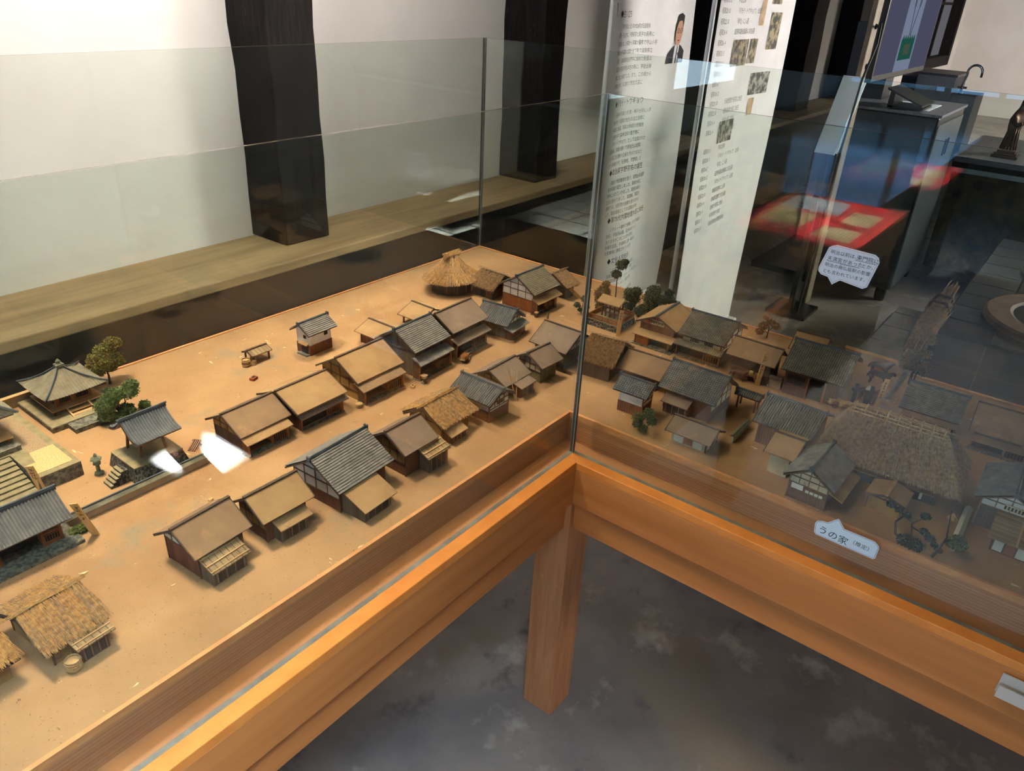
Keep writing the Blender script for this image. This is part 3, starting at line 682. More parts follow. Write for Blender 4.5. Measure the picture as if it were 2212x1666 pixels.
t = thing('stone_terrace','raised stone terrace with gravel top along the left temple precinct','terrace',(0,0,Z0))
m = U('stone').prism([(-.888,.547),(-.812,.547),(-.812,.875),(-1.18,.875),(-1.18,.658),(-.888,.658)],0,.0285); m.build('retaining_wall', t)
U('stone_top').prism([(-.888,.547),(-.812,.547),(-.812,.875),(-1.18,.875),(-1.18,.658),(-.888,.658)],.0285,.030).build('coping', t)
tag(U('gravel').prism([(-.884,.560),(-.820,.560),(-.820,.640),(-.862,.640),(-.868,.600),(-.884,.600)],.030,.0308).build('gravel_bed', t), 'bright yellow gravel')
U('gravel_dull').prism([(-.862,.640),(-.826,.640),(-.826,.83),(-.858,.83),(-.862,.67)],.030,.0306).build('gravel_bed', t)
t = thing('stone_steps','flight of long stone steps down from the temple terrace','steps',(0,0,Z0))
m = U('stone')
for k in range(8):
    m.use('stone').box(-1.18,-.890,.552+.013*k,.566+.013*k,0,.0035*(k+1)-.001); m.use('stone_top').box(-1.18,-.890,.5515+.013*k,.566+.013*k,.0035*(k+1)-.001,.0035*(k+1)+.0004)
m.build('treads', t)
t = thing('temple_hall','temple main hall with tiled eave and veranda, cut by the left edge','model temple',(-1.02,.765,Z0+.0305))
U('stone').box(-.16,.155,-.103,.09,0,.010).build('platform', t)
U('wood_pale').box(-.16,.152,-.085,.08,.020,.0235).build('veranda', t)
for xx in (.146,.10,.05): U('wood_orange').box(xx-.0022,xx+.0022,-.080,-.0756,.010,.020).build('veranda_post', t)
U('wood_brown').box(-.15,.125,-.055,.05,.010,.068).build('wall', t)
m = U('tile_warm')
for s_ in (-1,1): tile_slope(m, .34, .17, .066, .115, s_, 'col', .006, hip=.5)
m.add([(.17,-.085,.066),(.17,.085,.066),(.085,0,.115)],[(0,1,2)]); m.add([(-.17,-.085,.066),(-.17,.085,.066),(-.085,0,.115)],[(0,2,1)])
m.use('wood_brown').box(-.165,.165,-.08,.08,.0625,.0645); m.build('roof', t)
for a in (-1,1): U('ridge_tile_gap_shade').tube([(.085,0,.117),(.172,a*.087,.069)],.002,6).build('hip_ridge', t)

t = thing('precinct_back_wall','pale purple-grey wall with tiled coping behind the temple pavilion','garden wall',(-.93,.893,Z0))
U('plaster_cream').box(-.22,.20,-.003,.003,0,.024).build('wall', t); U('wood_pale').box(-.222,.202,-.006,.006,.024,.027).build('coping', t)
t = thing('precinct_street_wall','long low mud wall with grey tiled coping along the street below the bell tower','garden wall',(-.77,.417,Z0))
U('wall_mud').box(-.132,.130,-.004,.004,0,.017).build('wall', t)
m = U('wall_coping').ext([(-.134,-.009,.0165),(-.134,0,.0215),(-.134,.009,.0165)],(.266,0,0)); m.use('ridge_tile_gap_shade').box(-.135,.133,-.0016,.0016,.0208,.0232); m.build('coping', t)

t = thing('temple_gatehouse','long grey tiled temple gatehouse with orange lattice bays at the left edge','model gateway',(-1.03,.400,Z0))
U('stone').box(-.14,.128,-.043,.03,0,.006).build('plinth', t)
m = U('tile_grey')
for s_ in (-1,1): tile_slope(m, .236, .094, .058, .092, s_, 'col', .002)
m.use('wood_brown')
for s_ in (-1,1): slab(m, .236, .094, .058, .092, s_, .003, sag=.002)
m.build('roof', t)
m = U('ridge_tile_gap_shade').box(-.12,.12,-.003,.003,.091,.097); m.tube([(-.121,0,.0985),(.121,0,.0985)],.0022,8); m.build('ridge_cap', t)
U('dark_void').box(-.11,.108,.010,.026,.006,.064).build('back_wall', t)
for (x0,x1) in ((.078,.106),(-.014,.014),(-.105,-.085)):
    b = U('wood_orange').box(x0,x1,-.014,.012,.006,.030).build('bay', t)
    lattice(t, x0+.002, x1-.002, -.014, .012, .026, n=6)
    for xx in (x0,x1): U('wood_orange').box(xx-.002,xx+.002,-.016,-.012,.006,.062).build('post', t)
t = thing('bell_tower','open bell tower with curved grey roof on a high rough stone base','model bell tower',(-.709,.492,Z0))
m = U('stone_wall').hexa([(-.058,-.050,0),(.050,-.050,0),(.050,.050,0),(-.058,.050,0),(-.052,-.040,.027),(.043,-.040,.027),(.043,.044,.027),(-.052,.044,.027)]); m.build('stone_base', t)
U('stone_top').box(-.0525,.0435,-.0405,.0445,.027,.0295).build('paving', t)
for (px,py) in ((-.021,-.012),(.021,-.014),(-.021,.032),(.019,.030)):
    U('wood_brown').bar((px*1.15,py*1.1,.0295),(px*.9,py*.9,.082),.0042).build('post', t)
m = U('wood_brown').bar((-.022,-.013,.070),(.022,-.013,.070),.003,.004).bar((-.022,.029,.070),(.022,.029,.070),.003,.004).bar((-.02,-.014,.066),(-.02,.03,.066),.003,.004).bar((.02,-.014,.066),(.02,.03,.066),.003,.004).bar((0,-.014,.076),(0,.03,.076),.003,.004)
m.build('tie_beams', t)
U('bell_bronze').lathe([(.0095,.046),(.0098,.049),(.0085,.056),(.0075,.066),(.004,.070),(.0015,.0735)], 16, (0,.008,0)).build('bell', t)
m = MB()
for s_ in (-1,1):
    m.use('tile_blue'); tile_slope(m, .088, .100, .078, .108, s_, 'col', .007); m.use('wood_brown'); slab(m, .088, .100, .078, .108, s_, .003, sag=.007)
m.build('roof', t)
U('ridge_tile_gap_shade').box(-.046,.046,-.003,.003,.107,.1125).tube([(-.048,0,.114),(.048,0,.114)],.002,8).build('ridge_cap', t)
t = thing('tower_steps','rough dark stone steps on the left side of the bell tower base','steps',(-.779,.478,Z0))
m = U('stone_wall')
for k in range(5): m.use('stone_wall').box(-.024+.0055*k,.0115,-.014,.014,.0052*k,.0052*(k+1)); m.use('stone_top').box(-.024+.0055*k,-.018+.0055*k,-.0135,.0135,.0052*(k+1),.0052*(k+1)+.0006)
m.build('treads', t)
t = thing('stone_lantern','small green-grey stone lantern between the terrace and the bell tower','stone lantern',(-.793,.528,Z0))
m = U('stone_green').lathe([(.009,0),(.009,.004),(.004,.007),(.0036,.020),(.0075,.023),(.0075,.0255)], 6); m.build('pedestal', t)
U('stone_green').box(-.0045,.0045,-.0045,.0045,.0255,.033).build('fire_box', t)
U('stone_green').lathe([(.011,.033),(.0095,.035),(.003,.0395),(.0035,.042),(.0008,.046)], 6).build('cap', t)

# ------------------------------------------------------------------ plants
def leaves(mb, mats, c, r, n, s=.0022, sc=(1,1,.75), seed=0):
    r = r*1.1
    q = random.Random(seed+int(abs(c[0])*9999)+int(abs(c[1])*7777))
    for k in range(n):
        while True:
            a, b, d = q.uniform(-1,1), q.uniform(-1,1), q.uniform(-1,1)
            l = math.sqrt(a*a+b*b+d*d)
            if .05 < l <= 1: break
        rr = r*(l**.33)/l*(.62+.46*q.random()); p = Vector((c[0]+a*rr*sc[0], c[1]+b*rr*sc[1], c[2]+d*rr*sc[2]))
        u = Vector((q.uniform(-1,1),q.uniform(-1,1),q.uniform(-1,1))).normalized()*s*q.uniform(.6,1.3)
        w = u.cross(Vector((q.uniform(-1,1),q.uniform(-1,1),q.uniform(-1,1)))).normalized()*s*q.uniform(.5,1)
        z = u.cross(w).normalized()*s*.5
        mb.use(mats[k % len(mats)])
        mb.add([p-u, p+w, p+u, p-w, p+z], [(0,1,4),(1,2,4),(2,3,4),(3,0,4),(0,3,2,1)])
def tree(name, label, x, y, trunk, blobs, mats, bark='bark', r0=.0035, dens=1., s=.0022, cat='model tree', sc=(1,1,.75), z=0, group=None):
    t = thing(name, label, cat, (x, y, Z0+z), group=group)
    m = U(bark)
    for br in trunk:
        n = len(br); m.tube(br, [r0*(1-.7*i/(n-1))*(1 if br is trunk[0] else .6) for i in range(n)], 7)
    m.build('trunk', t)
    f = MB()
    for (bx,by,bz,br_) in blobs: leaves(f, mats, (bx,by,bz), br_, int(2400*dens*(br_/.03)**1.6*.6)+90, s, sc)
    f.build('foliage', t)
    return t
tree('broadleaf_tree','tall olive-green tree standing at the back edge behind the temple pavilion',-.606,.852,[[(0,0,0),(.001,0,.02),(-.002,0,.045)],[(0,0,.03),(.014,.0,.06)],[(0,0,.035),(-.016,.004,.055)]],
     [(-.004,0,.062,.030),(-.022,-.004,.052,.022),(.016,0,.058,.022),(.004,.002,.078,.022),(.024,0,.094,.018),(.012,.004,.036,.012),(-.018,0,.036,.014),(.034,0,.046,.010)],['leaf_yellow','leaf_olive','leaf_yellow','leaf_brown'],dens=1.3)
tree('spreading_tree','spreading green tree with bare forks between the pavilion and the bell tower',-.662,.690,[[(0,0,0),(-.004,0,.016),(-.012,0,.034),(-.024,0,.046)],[(0,0,.012),(.012,0,.034),(.010,0,.058)],[(-.006,0,.024),(.0,0,.05)]],
     [(-.030,0,.040,.020),(-.016,.0,.052,.018),(-.006,-.004,.060,.016),(.022,0,.055,.020),(.030,0,.066,.015),(-.034,-.006,.022,.015),(.010,-.004,.018,.016),(.050,0,.010,.012),(-.010,-.01,.010,.016)],['leaf_green','leaf_olive','leaf_green'],dens=1.3)
tree('dark_shrub','dark low shrub at the right side of the temple pavilion',-.640,.805,[[(0,0,0),(0,0,.006)]],[(0,0,.007,.012),(.014,.004,.006,.008)],['leaf_dark','leaf_green'],cat='model shrub')
tree('gate_shrub','low green bush between the gatehouse and the leaning sign',-.896,.388,[[(0,0,0),(0,0,.004)]],[(-.006,0,.005,.010),(.006,0,.006,.009)],['leaf_green','leaf_yellow','leaf_dark'],cat='model shrub')
tree('russet_tree','russet brown tree at the left rear of the fenced shrine',.575,.275,[[(0,0,0),(0,0,.04)]],[(-.004,0,.030,.022),(.008,.004,.052,.020),(-.014,.002,.050,.018),(.010,0,.076,.012),(.018,.0,.034,.016),(-.018,0,.012,.012)],['leaf_brown','leaf_brown','leaf_olive'],dens=1.)
tree('tall_pine','slender pine with two round green heads above the fenced shrine',.625,.262,[[(0,0,0),(.001,0,.04),(-.002,0,.075),(.004,0,.095),(.010,-.004,.118)]],[(.008,-.004,.126,.017),(.016,-.010,.134,.012),(-.002,.004,.098,.015)],['leaf_grey','leaf_olive'],r0=.0022)
for i,(x,y,bl,ms,lb) in enumerate([
    (.625,.205,[(0,0,.040,.024),(-.010,.004,.058,.018),(.012,-.004,.056,.018),(-.014,0,.022,.018)],['leaf_olive','leaf_dark'],'olive bushy tree directly behind the shrine roof'),
    (.645,.150,[(0,0,.046,.028),(.012,.004,.066,.022),(-.014,-.002,.062,.018),(.004,0,.020,.022)],['leaf_dark','leaf_olive','leaf_dark'],'darkest dense tree in the middle of the shrine grove'),
    (.652,.108,[(0,-.002,.058,.018),(.004,-.004,.076,.013),(-.008,.012,.052,.016),(.012,-.016,.042,.015),(-.004,-.02,.030,.010)],['leaf_grey','leaf_dark'],'grey-green tree at the right end of the shrine grove'),
    (.600,.165,[(0,0,.018,.016),(.010,-.006,.026,.014)],['leaf_olive','leaf_dark'],'low round dark bush beside the shrine fence'),
    (.612,.125,[(0,0,.010,.016),(.016,-.012,.008,.014)],['leaf_brown','leaf_pink'],'low brown undergrowth right of the shrine grove')]):
    tree('grove_tree' if i < 3 else 'grove_shrub', lb, x, y, [[(0,0,0),(0,0,.045 if i<3 else .012)]], bl, ms, cat='model tree' if i < 3 else 'model shrub', group='shrine grove')
tree('sparse_tree','sparse blue-green sapling crossing the glass corner edge',.500,.300,[[(0,0,0),(.004,0,.022),(.010,0,.042)],[(.002,0,.014),(-.010,.006,.026)]],[(.012,-.002,.044,.012),(-.012,.008,.028,.010),(.008,-.012,.022,.009),(-.006,0,.014,.007)],['leaf_grey','leaf_green'],r0=.0015,dens=.55)
tree('pink_maple','thin pinkish-brown tree near the far board edge behind the walled yard house',.722,-.176,[[(0,0,0),(.002,0,.018),(-.004,0,.038)],[(0,0,.018),(.012,-.008,.032)],[(0,0,.014),(-.010,.014,.030)]],[(-.010,.012,.036,.014),(.004,-.002,.046,.012),(.008,-.016,.038,.012),(-.018,.018,.020,.012),(.020,.02,.050,.008)],['leaf_pink','leaf_brown'],r0=.002,dens=.4)
tree('small_pine','small green pine in front of the white banded storehouse',.040,-.158,[[(0,0,0),(-.002,.004,.016),(.004,-.004,.030),(.008,-.010,.048)]],[(.004,-.012,.046,.013),(-.006,.008,.034,.012),(.004,-.022,.030,.011),(-.006,.006,.018,.011),(-.004,-.008,.010,.010)],['leaf_green','leaf_grey'],r0=.0022,dens=.75)
tree('crooked_pine','tall crooked grey-brown pine at the far edge behind the striped tile house',.700,-.556,[[(0,0,0),(-.002,0,.03),(.006,-.006,.06),(.010,-.004,.10),(.012,-.008,.128)],[(0,-.006,.0),(-.004,-.010,.04),(.006,-.02,.06)],[(.004,0,.05),(.01,-.03,.062),(.008,-.048,.05)]],
     [(.010,-.006,.130,.016),(.012,-.016,.120,.012),(-.002,.014,.078,.018),(.004,-.010,.086,.018),(-.004,.020,.052,.018),(.010,-.022,.056,.014),(-.004,.0,.056,.020),(.008,-.024,.036,.012)],['leaf_olive','leaf_grey','leaf_brown'],r0=.004,dens=.8)
tree('gnarled_black_pine','gnarled black pine with a ring-shaped branch and rocks by the glass, right arm',.022,-.705,[[(.0,0,0),(-.004,.018,.014),(.002,.024,.034),(.010,.014,.048),(.014,0,.036),(.006,-.006,.018),(0,-.012,.006)],[(.010,.014,.046),(.012,.026,.052),(.014,.040,.056)],[(.012,0,.030),(.010,-.022,.026),(.008,-.040,.018)],[(.012,.0,.036),(.020,-.014,.050)]],
     [(.012,.040,.058,.008),(.012,.026,.054,.007),(.010,.010,.050,.006),(.022,-.016,.054,.008),(.010,-.022,.030,.008),(.008,-.034,.024,.008),(.002,-.044,.018,.006),(0,0,.006,.014),(-.004,-.016,.006,.014)],['leaf_black','leaf_dark'],bark='bark_black',r0=.0028,dens=.6)
tree('bare_tall_plum','tall bare dark trunk with a green tuft beside the gnarled pine',.014,-.752,[[(0,0,0),(.002,-.006,.022),(.008,-.010,.042),(.010,-.006,.066),(.012,-.002,.094)],[(.006,-.008,.034),(.010,-.022,.044)]],[(.026,-.028,.030,.015),(.030,-.020,.022,.010)],['leaf_green','leaf_dark'],bark='bark_black',r0=.0028,dens=.9)
def rock(name, label, x, y, r, n=3, mt='stone_top', cat='model rocks'):
    m = U(mt); q = random.Random(int(x*1000))
    for k in range(n):
        m.ball((q.uniform(-r,r), q.uniform(-r,r), r*.35), r*q.uniform(.5,.9), 7, 4, (1,1.2,.7))
    tag(m.build(name, None, (x,y,Z0)), label, cat)
rock('garden_rocks','pale and dark rocks at the foot of the gnarled black pine',.030,-.728,.008,5)
rock('well_stone','brown squared stone beside the bare tall plum',.040,-.766,.009,2,'wood_brown','model stone')

# ------------------------------------------------------------------ walls, shrine, huts
def gwall(label, x0, y0, x1, y1, h, cop='wall_coping', body='plaster_cream', w=.004):
    L_ = math.hypot(x1-x0, y1-y0); a = math.atan2(y1-y0, x1-x0)
    t = thing('garden_wall', label, 'garden wall', ((x0+x1)/2,(y0+y1)/2,Z0), a)
    U(body).box(-L_/2,L_/2,-w/2,w/2,0,h).build('wall', t)
    U(cop).ext([(-L_/2-.001,-.007,h-.001),(-L_/2-.001,0,h+.004),(-L_/2-.001,.007,h-.001)],(L_+.002,0,0)).build('coping', t)
    return t
gwall('pale yard wall standing in front of the brown walled yard house',.432,-.186,.446,-.318,.026,'wood_brown','wall_mud')
gwall('long tan boundary wall along the far edge behind the black horses',.748,-.380,.748,-.548,.030,'wood_pale','wall_mud')
gwall('weathered wall running from the black gate towards the crooked pine',.540,-.540,.722,-.540,.018)
gwall('short tan wall between the pale sign and the striped tile house',.514,-.532,.522,-.590,.018,'roof_tan','wall_mud')
gwall('low tiled wall leading to the plank walled tiled house',.128,-.331,.215,-.331,.017)
gwall('white-topped low wall right of the great thatched farmhouse',.055,-.776,.200,-.776,.012,'shoji','plaster_cream',.008)
t = thing('fenced_shrine','small roofed wooden shrine frame inside a picket fence on a stone base','model shrine',(.500,.199,Z0))
m = U('stone_wall').hexa([(-.052,-.052,0),(.052,-.052,0),(.052,.052,0),(-.052,.052,0),(-.048,-.048,.017),(.048,-.048,.017),(.048,.048,.017),(-.048,.048,.017)]); m.build('stone_base', t)
U('stone_top').box(-.049,.049,-.049,.049,.017,.0195).build('paving', t)
for (x0,x1,y0,y1) in ((-.047,-.045,-.047,.047),(.045,.047,-.047,.047),(-.047,.047,-.047,-.045),(-.047,.047,.045,.047)):
    m = U('wood_orange'); m.box(x0,x1,y0,y1,.031,.0335); m.box(x0,x1,y0,y1,.021,.0225)
    L_ = max(x1-x0,y1-y0); n = int(L_/.0042)
    for k in range(n+1):
        if x1-x0 > y1-y0: xx = x0+L_*k/n; m.box(xx-.0008,xx+.0008,y0-.0003,y1+.0003,.0195,.0325)
        else: yy = y0+L_*k/n; m.box(x0-.0003,x1+.0003,yy-.0008,yy+.0008,.0195,.0325)
    m.build('fence_panel', t)
for (px,py) in ((-.006,.027),(-.006,-.027),(.012,.027),(.012,-.027)): U('wood_brown').box(px-.002,px+.002,py-.002,py+.002,.0195,.070).build('post', t)
m = U('wood_brown')
for zz in (.032,.045,.058): m.box(-.007,-.004,-.028,.028,zz,zz+.003)
for yy in (-.012,.003,.016): m.box(-.008,-.005,yy-.002,yy+.002,.0195,.062)
m.build('rail_frame', t)
m = U('roof_tan').hexa([(-.026,-.036,.064),(.002,-.036,.077),(.002,.036,.077),(-.026,.036,.064),(-.026,-.036,.067),(.002,-.036,.080),(.002,.036,.080),(-.026,.036,.067)])
m.hexa([(.002,-.036,.077),(.028,-.036,.065),(.028,.036,.065),(.002,.036,.077),(.002,-.036,.080),(.028,-.036,.068),(.028,.036,.068),(.002,.036,.080)]); m.build('roof', t)
t = thing('round_thatched_hut','big round thatched hut with a bound straw top near the far board corner','model house',(.380,.700,Z0))
m = U('plank_dark').lathe([(.060,0),(.060,.050),(.02,.052)], 12); m.build('wall', t)
for k in range(12):
    a = 2*PI*k/12; U('wood_brown').bar((.061*math.cos(a),.061*math.sin(a),0),(.061*math.cos(a),.061*math.sin(a),.048),.003).build('post', t)
m = U('straw_under').lathe([(.080,.043),(.050,.068),(.016,.104),(.004,.106)], 20); q = random.Random(5)
for k in range(2600):
    a = q.uniform(0,2*PI); v0 = q.random()*.8; v1 = min(1.05, v0+.35+.2*q.random())
    def cp(v, a): 
        r_ = .014+.068*v; z_ = .106-.064*v-.008*math.sin(PI*min(1,v)); return Vector((r_*math.cos(a)*(1.1),r_*math.sin(a),z_+.003))
    m.use(['thatch','thatch_gold','thatch_grey'][k%3]); strand(m, cp(v0,a), cp(v1,a+q.uniform(-.05,.05))+Vector((0,0,q.uniform(-.002,.002))), .0016, 0)
m.build('roof', t)
m = U('thatch').tube([(-.032,0,.106),(-.02,0,.110),(0,0,.112),(.02,0,.110),(.034,0,.106)], [.006,.0085,.009,.0085,.006], 10)
for k in range(160):
    m.use(['thatch','thatch_gold'][k%2]); x_ = q.uniform(-.036,.02); a=q.uniform(0,PI); strand(m,(x_,.009*math.cos(a),.111+.009*math.sin(a)),(x_+.02,.009*math.cos(a),.111+.009*math.sin(a)),.0016,0)
m.build('ridge_bundle', t)
t = thing('black_gate','black lacquered crossbeam gate beside the carts','model gateway',(.490,-.494,Z0),math.radians(-68))
for sx in (-1,1): U('lacquer_black').box(sx*.017-.004,sx*.017+.004,-.003,.003,0,.056).build('post', t)
U('lacquer_black').box(-.026,.028,-.0022,.0022,.040,.0445).build('crossbeam', t)
U('lacquer_black').box(.004,.014,-.002,.002,0,.036).build('gate_leaf', t)

# ------------------------------------------------------------------ small things on the board
def barrel(name, label, x, y, r, h, mt='barrel', open_=True, group=None, cat='barrel'):
    m = U(mt).lathe([(r*.88,0),(r,h*.45),(r*.94,h),(r*.80,h),(r*.80,h*.8)] if open_ else [(r*.88,0),(r,h*.5),(r*.9,h)], 16)
    t = thing(name, label, cat, (x,y,Z0), group=group); m.build('staves', t)
    m = U('wood_pale')
    for zz in (.2,.75): m.lathe([(r*1.02,h*zz),(r*1.05,h*zz+.0008),(r*1.02,h*zz+.0016)], 16)
    m.build('hoops', t)
barrel('wooden_tub','large wooden tub beside the tiny board roofed shelter',-.348,.708,.0105,.018)
barrel('wooden_tub','small pale tub with lid right of the large wooden tub',-.331,.699,.0055,.012,'basket')
barrel('straw_basket','white ringed basket in front of the golden thatched farmhouse',-1.036,.111,.0105,.018,'basket',cat='basket')
barrel('shop_basket','round woven basket at the corner of the ochre-gabled shop',-.300,.362,.0080,.010,'basket',cat='basket')
def boxthing(name, label, cat, x, y, w, d, h, mt, rz=0, z=0, open_=False):
    m = U(mt).box(-w/2,w/2,-d/2,d/2,0,h)
    if open_: m.use('dark_void').box(-w*.3,w*.3,-d*.3,d*.3,h-.0004,h+.0003)
    o = m.build(name, None, (x,y,Z0+z), rot=(0,0,rz)); tag(o, label, cat); return o
boxthing('brick_hearth','small red brick hearth on the open ground behind the middle row','hearth',-.378,.636,.016,.012,.007,'brick',.3,open_=True)
boxthing('yellow_crate','tiny yellow wooden crate on the street before the tiled two-storey shop','crate',-.156,.338,.010,.009,.007,'wood_sign',.4,open_=True)
boxthing('pale_block','tiny pale block on the street behind the white-gabled plank house','block',-.705,.304,.008,.006,.004,'wood_pale',.2)
boxthing('plank_strip','thin pale plank lying behind the leftmost middle shop','plank',-.475,.535,.09,.008,.0014,'wood_pale',.02)
boxthing('plank_strip','thin pale plank lying behind the second middle house','plank',-.375,.528,.05,.007,.0014,'roof_tan',.05)
boxthing('stone_post','grey round-topped stone post near the white gabled house','post',.400,.348,.005,.005,.020,'stone_green')
t = thing('street_lantern','small wooden street lantern on a stone foot before the tiled two-storey shop','lantern',(-.122,.334,Z0))
U('stone').box(-.005,.005,-.005,.005,0,.003).build('foot', t); U('wood_brown').box(-.0015,.0015,-.0015,.0015,.003,.014).build('post', t)
U('wood_pale').box(-.0045,.0045,-.0045,.0045,.014,.020).build('lamp_box', t); U('roof_tan').box(-.007,.007,-.007,.007,.020,.0215).build('cap', t)
t = thing('water_stand','little wooden stand with pale top in front of the white gabled house','stand',(.386,.378,Z0))
U('wood_brown').box(-.004,.004,-.004,.004,0,.013).build('legs', t); U('wood_pale').box(-.005,.005,-.005,.005,.013,.016).build('top', t)
t = thing('timber_rack','brown timber rack leaning near the end of the mud wall','rack',(-.628,.478,Z0),.5)
m = U('wood_brown')
for k in range(4): m.bar((-.014,-.006+.004*k,.001),(.014,-.006+.004*k,.011),.0022)
m.build('timbers', t); U('wood_brown').bar((.012,-.008,0),(.012,.010,.010),.003).build('brace', t)
def cart(label, x, y, rz, sc=1., load='thatch'):
    t = thing('hand_cart', label, 'model cart', (x,y,Z0), rz)
    m = U('wood_pale').box(-.013*sc,.011*sc,-.006*sc,.006*sc,.008*sc,.0095*sc); m.bar((.011*sc,-.005*sc,.0088*sc),(.026*sc,-.004*sc,.006*sc),.0012); m.bar((.011*sc,.005*sc,.0088*sc),(.026*sc,.004*sc,.006*sc),.0012); m.build('bed', t)
    for sy in (-1,1):
        w = U('wood_brown')
        for k in range(14):
            a = 2*PI*k/14; b = 2*PI*(k+1)/14; r = .0072*sc
            w.bar((r*math.cos(a),sy*.0078*sc,r+r*math.sin(a)),(r*math.cos(b),sy*.0078*sc,r+r*math.sin(b)),.0013,.0013)
        for k in range(4):
            a = PI*k/4; r = .0068*sc; w.bar((r*math.cos(a),sy*.0078*sc,r/.0068*.0072+r*math.sin(a)),(-r*math.cos(a),sy*.0078*sc,r/.0068*.0072-r*math.sin(a)),.0008)
        w.build('wheel', t)
    m = U(load).box(-.010*sc,.008*sc,-.005*sc,.005*sc,.0095*sc,.016*sc)
    q = random.Random(int(x*1e4))
    for k in range(60): m.use('thatch_gold' if load == 'thatch' else load); strand(m,(q.uniform(-.012,.0)*sc,q.uniform(-.006,.006)*sc,q.uniform(.014,.018)*sc),(q.uniform(0,.014)*sc,q.uniform(-.006,.006)*sc,q.uniform(.012,.018)*sc),.0012,0)
    m.build('load', t)
cart('cart heaped with straw before the brown two-storey shop',.030,.340,.3,1.2)
cart('yellow hand cart left of the black gate',.449,-.446,-.9,1.1,'wood_sign')
cart('yellow hand cart right beside the black gate',.451,-.470,-1.0,1.1,'wood_sign')
t = thing('bamboo_poles','pair of thin bamboo poles leaning at the lattice shed house','poles',(-.043,.124,Z0))
for (a,b) in (((0,0,0),(.012,.028,.070)),((.003,-.003,0),(-.004,.022,.078)),((.006,0,0),(.030,.020,.062))): U('wood_pale').tube([a,b],[.0012,.0008],5).build('pole', t)
m = U('thatch_gold'); q = random.Random(2)
for k in range(60): a = q.uniform(0,6.28); strand(m,(0,0,.012),(.009*math.cos(a),.009*math.sin(a),.0),.0009,0)
tag(m.build('straw_doll', None, (.160,-.757,Z0)), 'small pale straw bundle standing beside the white-topped low wall','straw bundle')

# signs: pale stakes with brushed characters; lx,ly = lean of the top
def stake(label, x, y, h, w, lx, ly, face, n=3, group=None):
    t = thing('name_stake', label, 'sign stake', (x,y,Z0), group=group)
    a = Vector((0,0,-.001)); b = Vector((lx,ly,h)); d = (b-a).normalized()
    f = Vector((math.cos(face), math.sin(face), .25)); s = d.cross(f).normalized()*w/2; nn = s.cross(d).normalized()*.0011
    P = [a-s-nn,a+s-nn,a+s+nn,a-s+nn,b-s-nn,b+s-nn,b+s+nn,b-s+nn]
    U('wood_sign').hexa(P).build('board', t)
    sgn = -1 if nn.dot(f) < 0 else 1
    m = U('ink'); q = random.Random(int(abs(x)*1e4))
    for k in range(n):
        c = a.lerp(b, .88-.11*k*(5/max(n,5)))+nn*sgn*1.15
        for j in range(4):
            off = s*q.uniform(-.4,.4)+d*q.uniform(-.0022,.0022)
            dr = (s.normalized() if j%2 else d)*w*.22
            m.bar(c+off-dr, c+off+dr, .0006, .0003, up=nn)
    m.build('brushed_characters', t)
CAMD = math.radians(-142)
stake('leaning name stake standing in front of the temple terrace wall',-.884,.549,.058,.014,-.010,.002,CAMD,4)
stake('tall blank-bottomed name stake leaning over the green gate bush',-.882,.362,.078,.0125,-.022,-.002,CAMD,4)
stake('name stake beside the fenced shrine base',.438,.138,.072,.011,.010,.002,CAMD,3)
stake('long name stake in front of the pale yard wall',.422,-.269,.085,.011,.012,-.002,CAMD,6)
stake('yellow name stake with a column of characters beside the black gate',.497,-.527,.080,.011,.010,-.006,CAMD,6)
stake('name stake half hidden behind the glass corner edge',.428,.248,.070,.010,.012,-.002,CAMD,4)
stake('pale stake leaning far over at the low thatched hut',.600,.368,.040,.010,-.030,.030,CAMD,4)

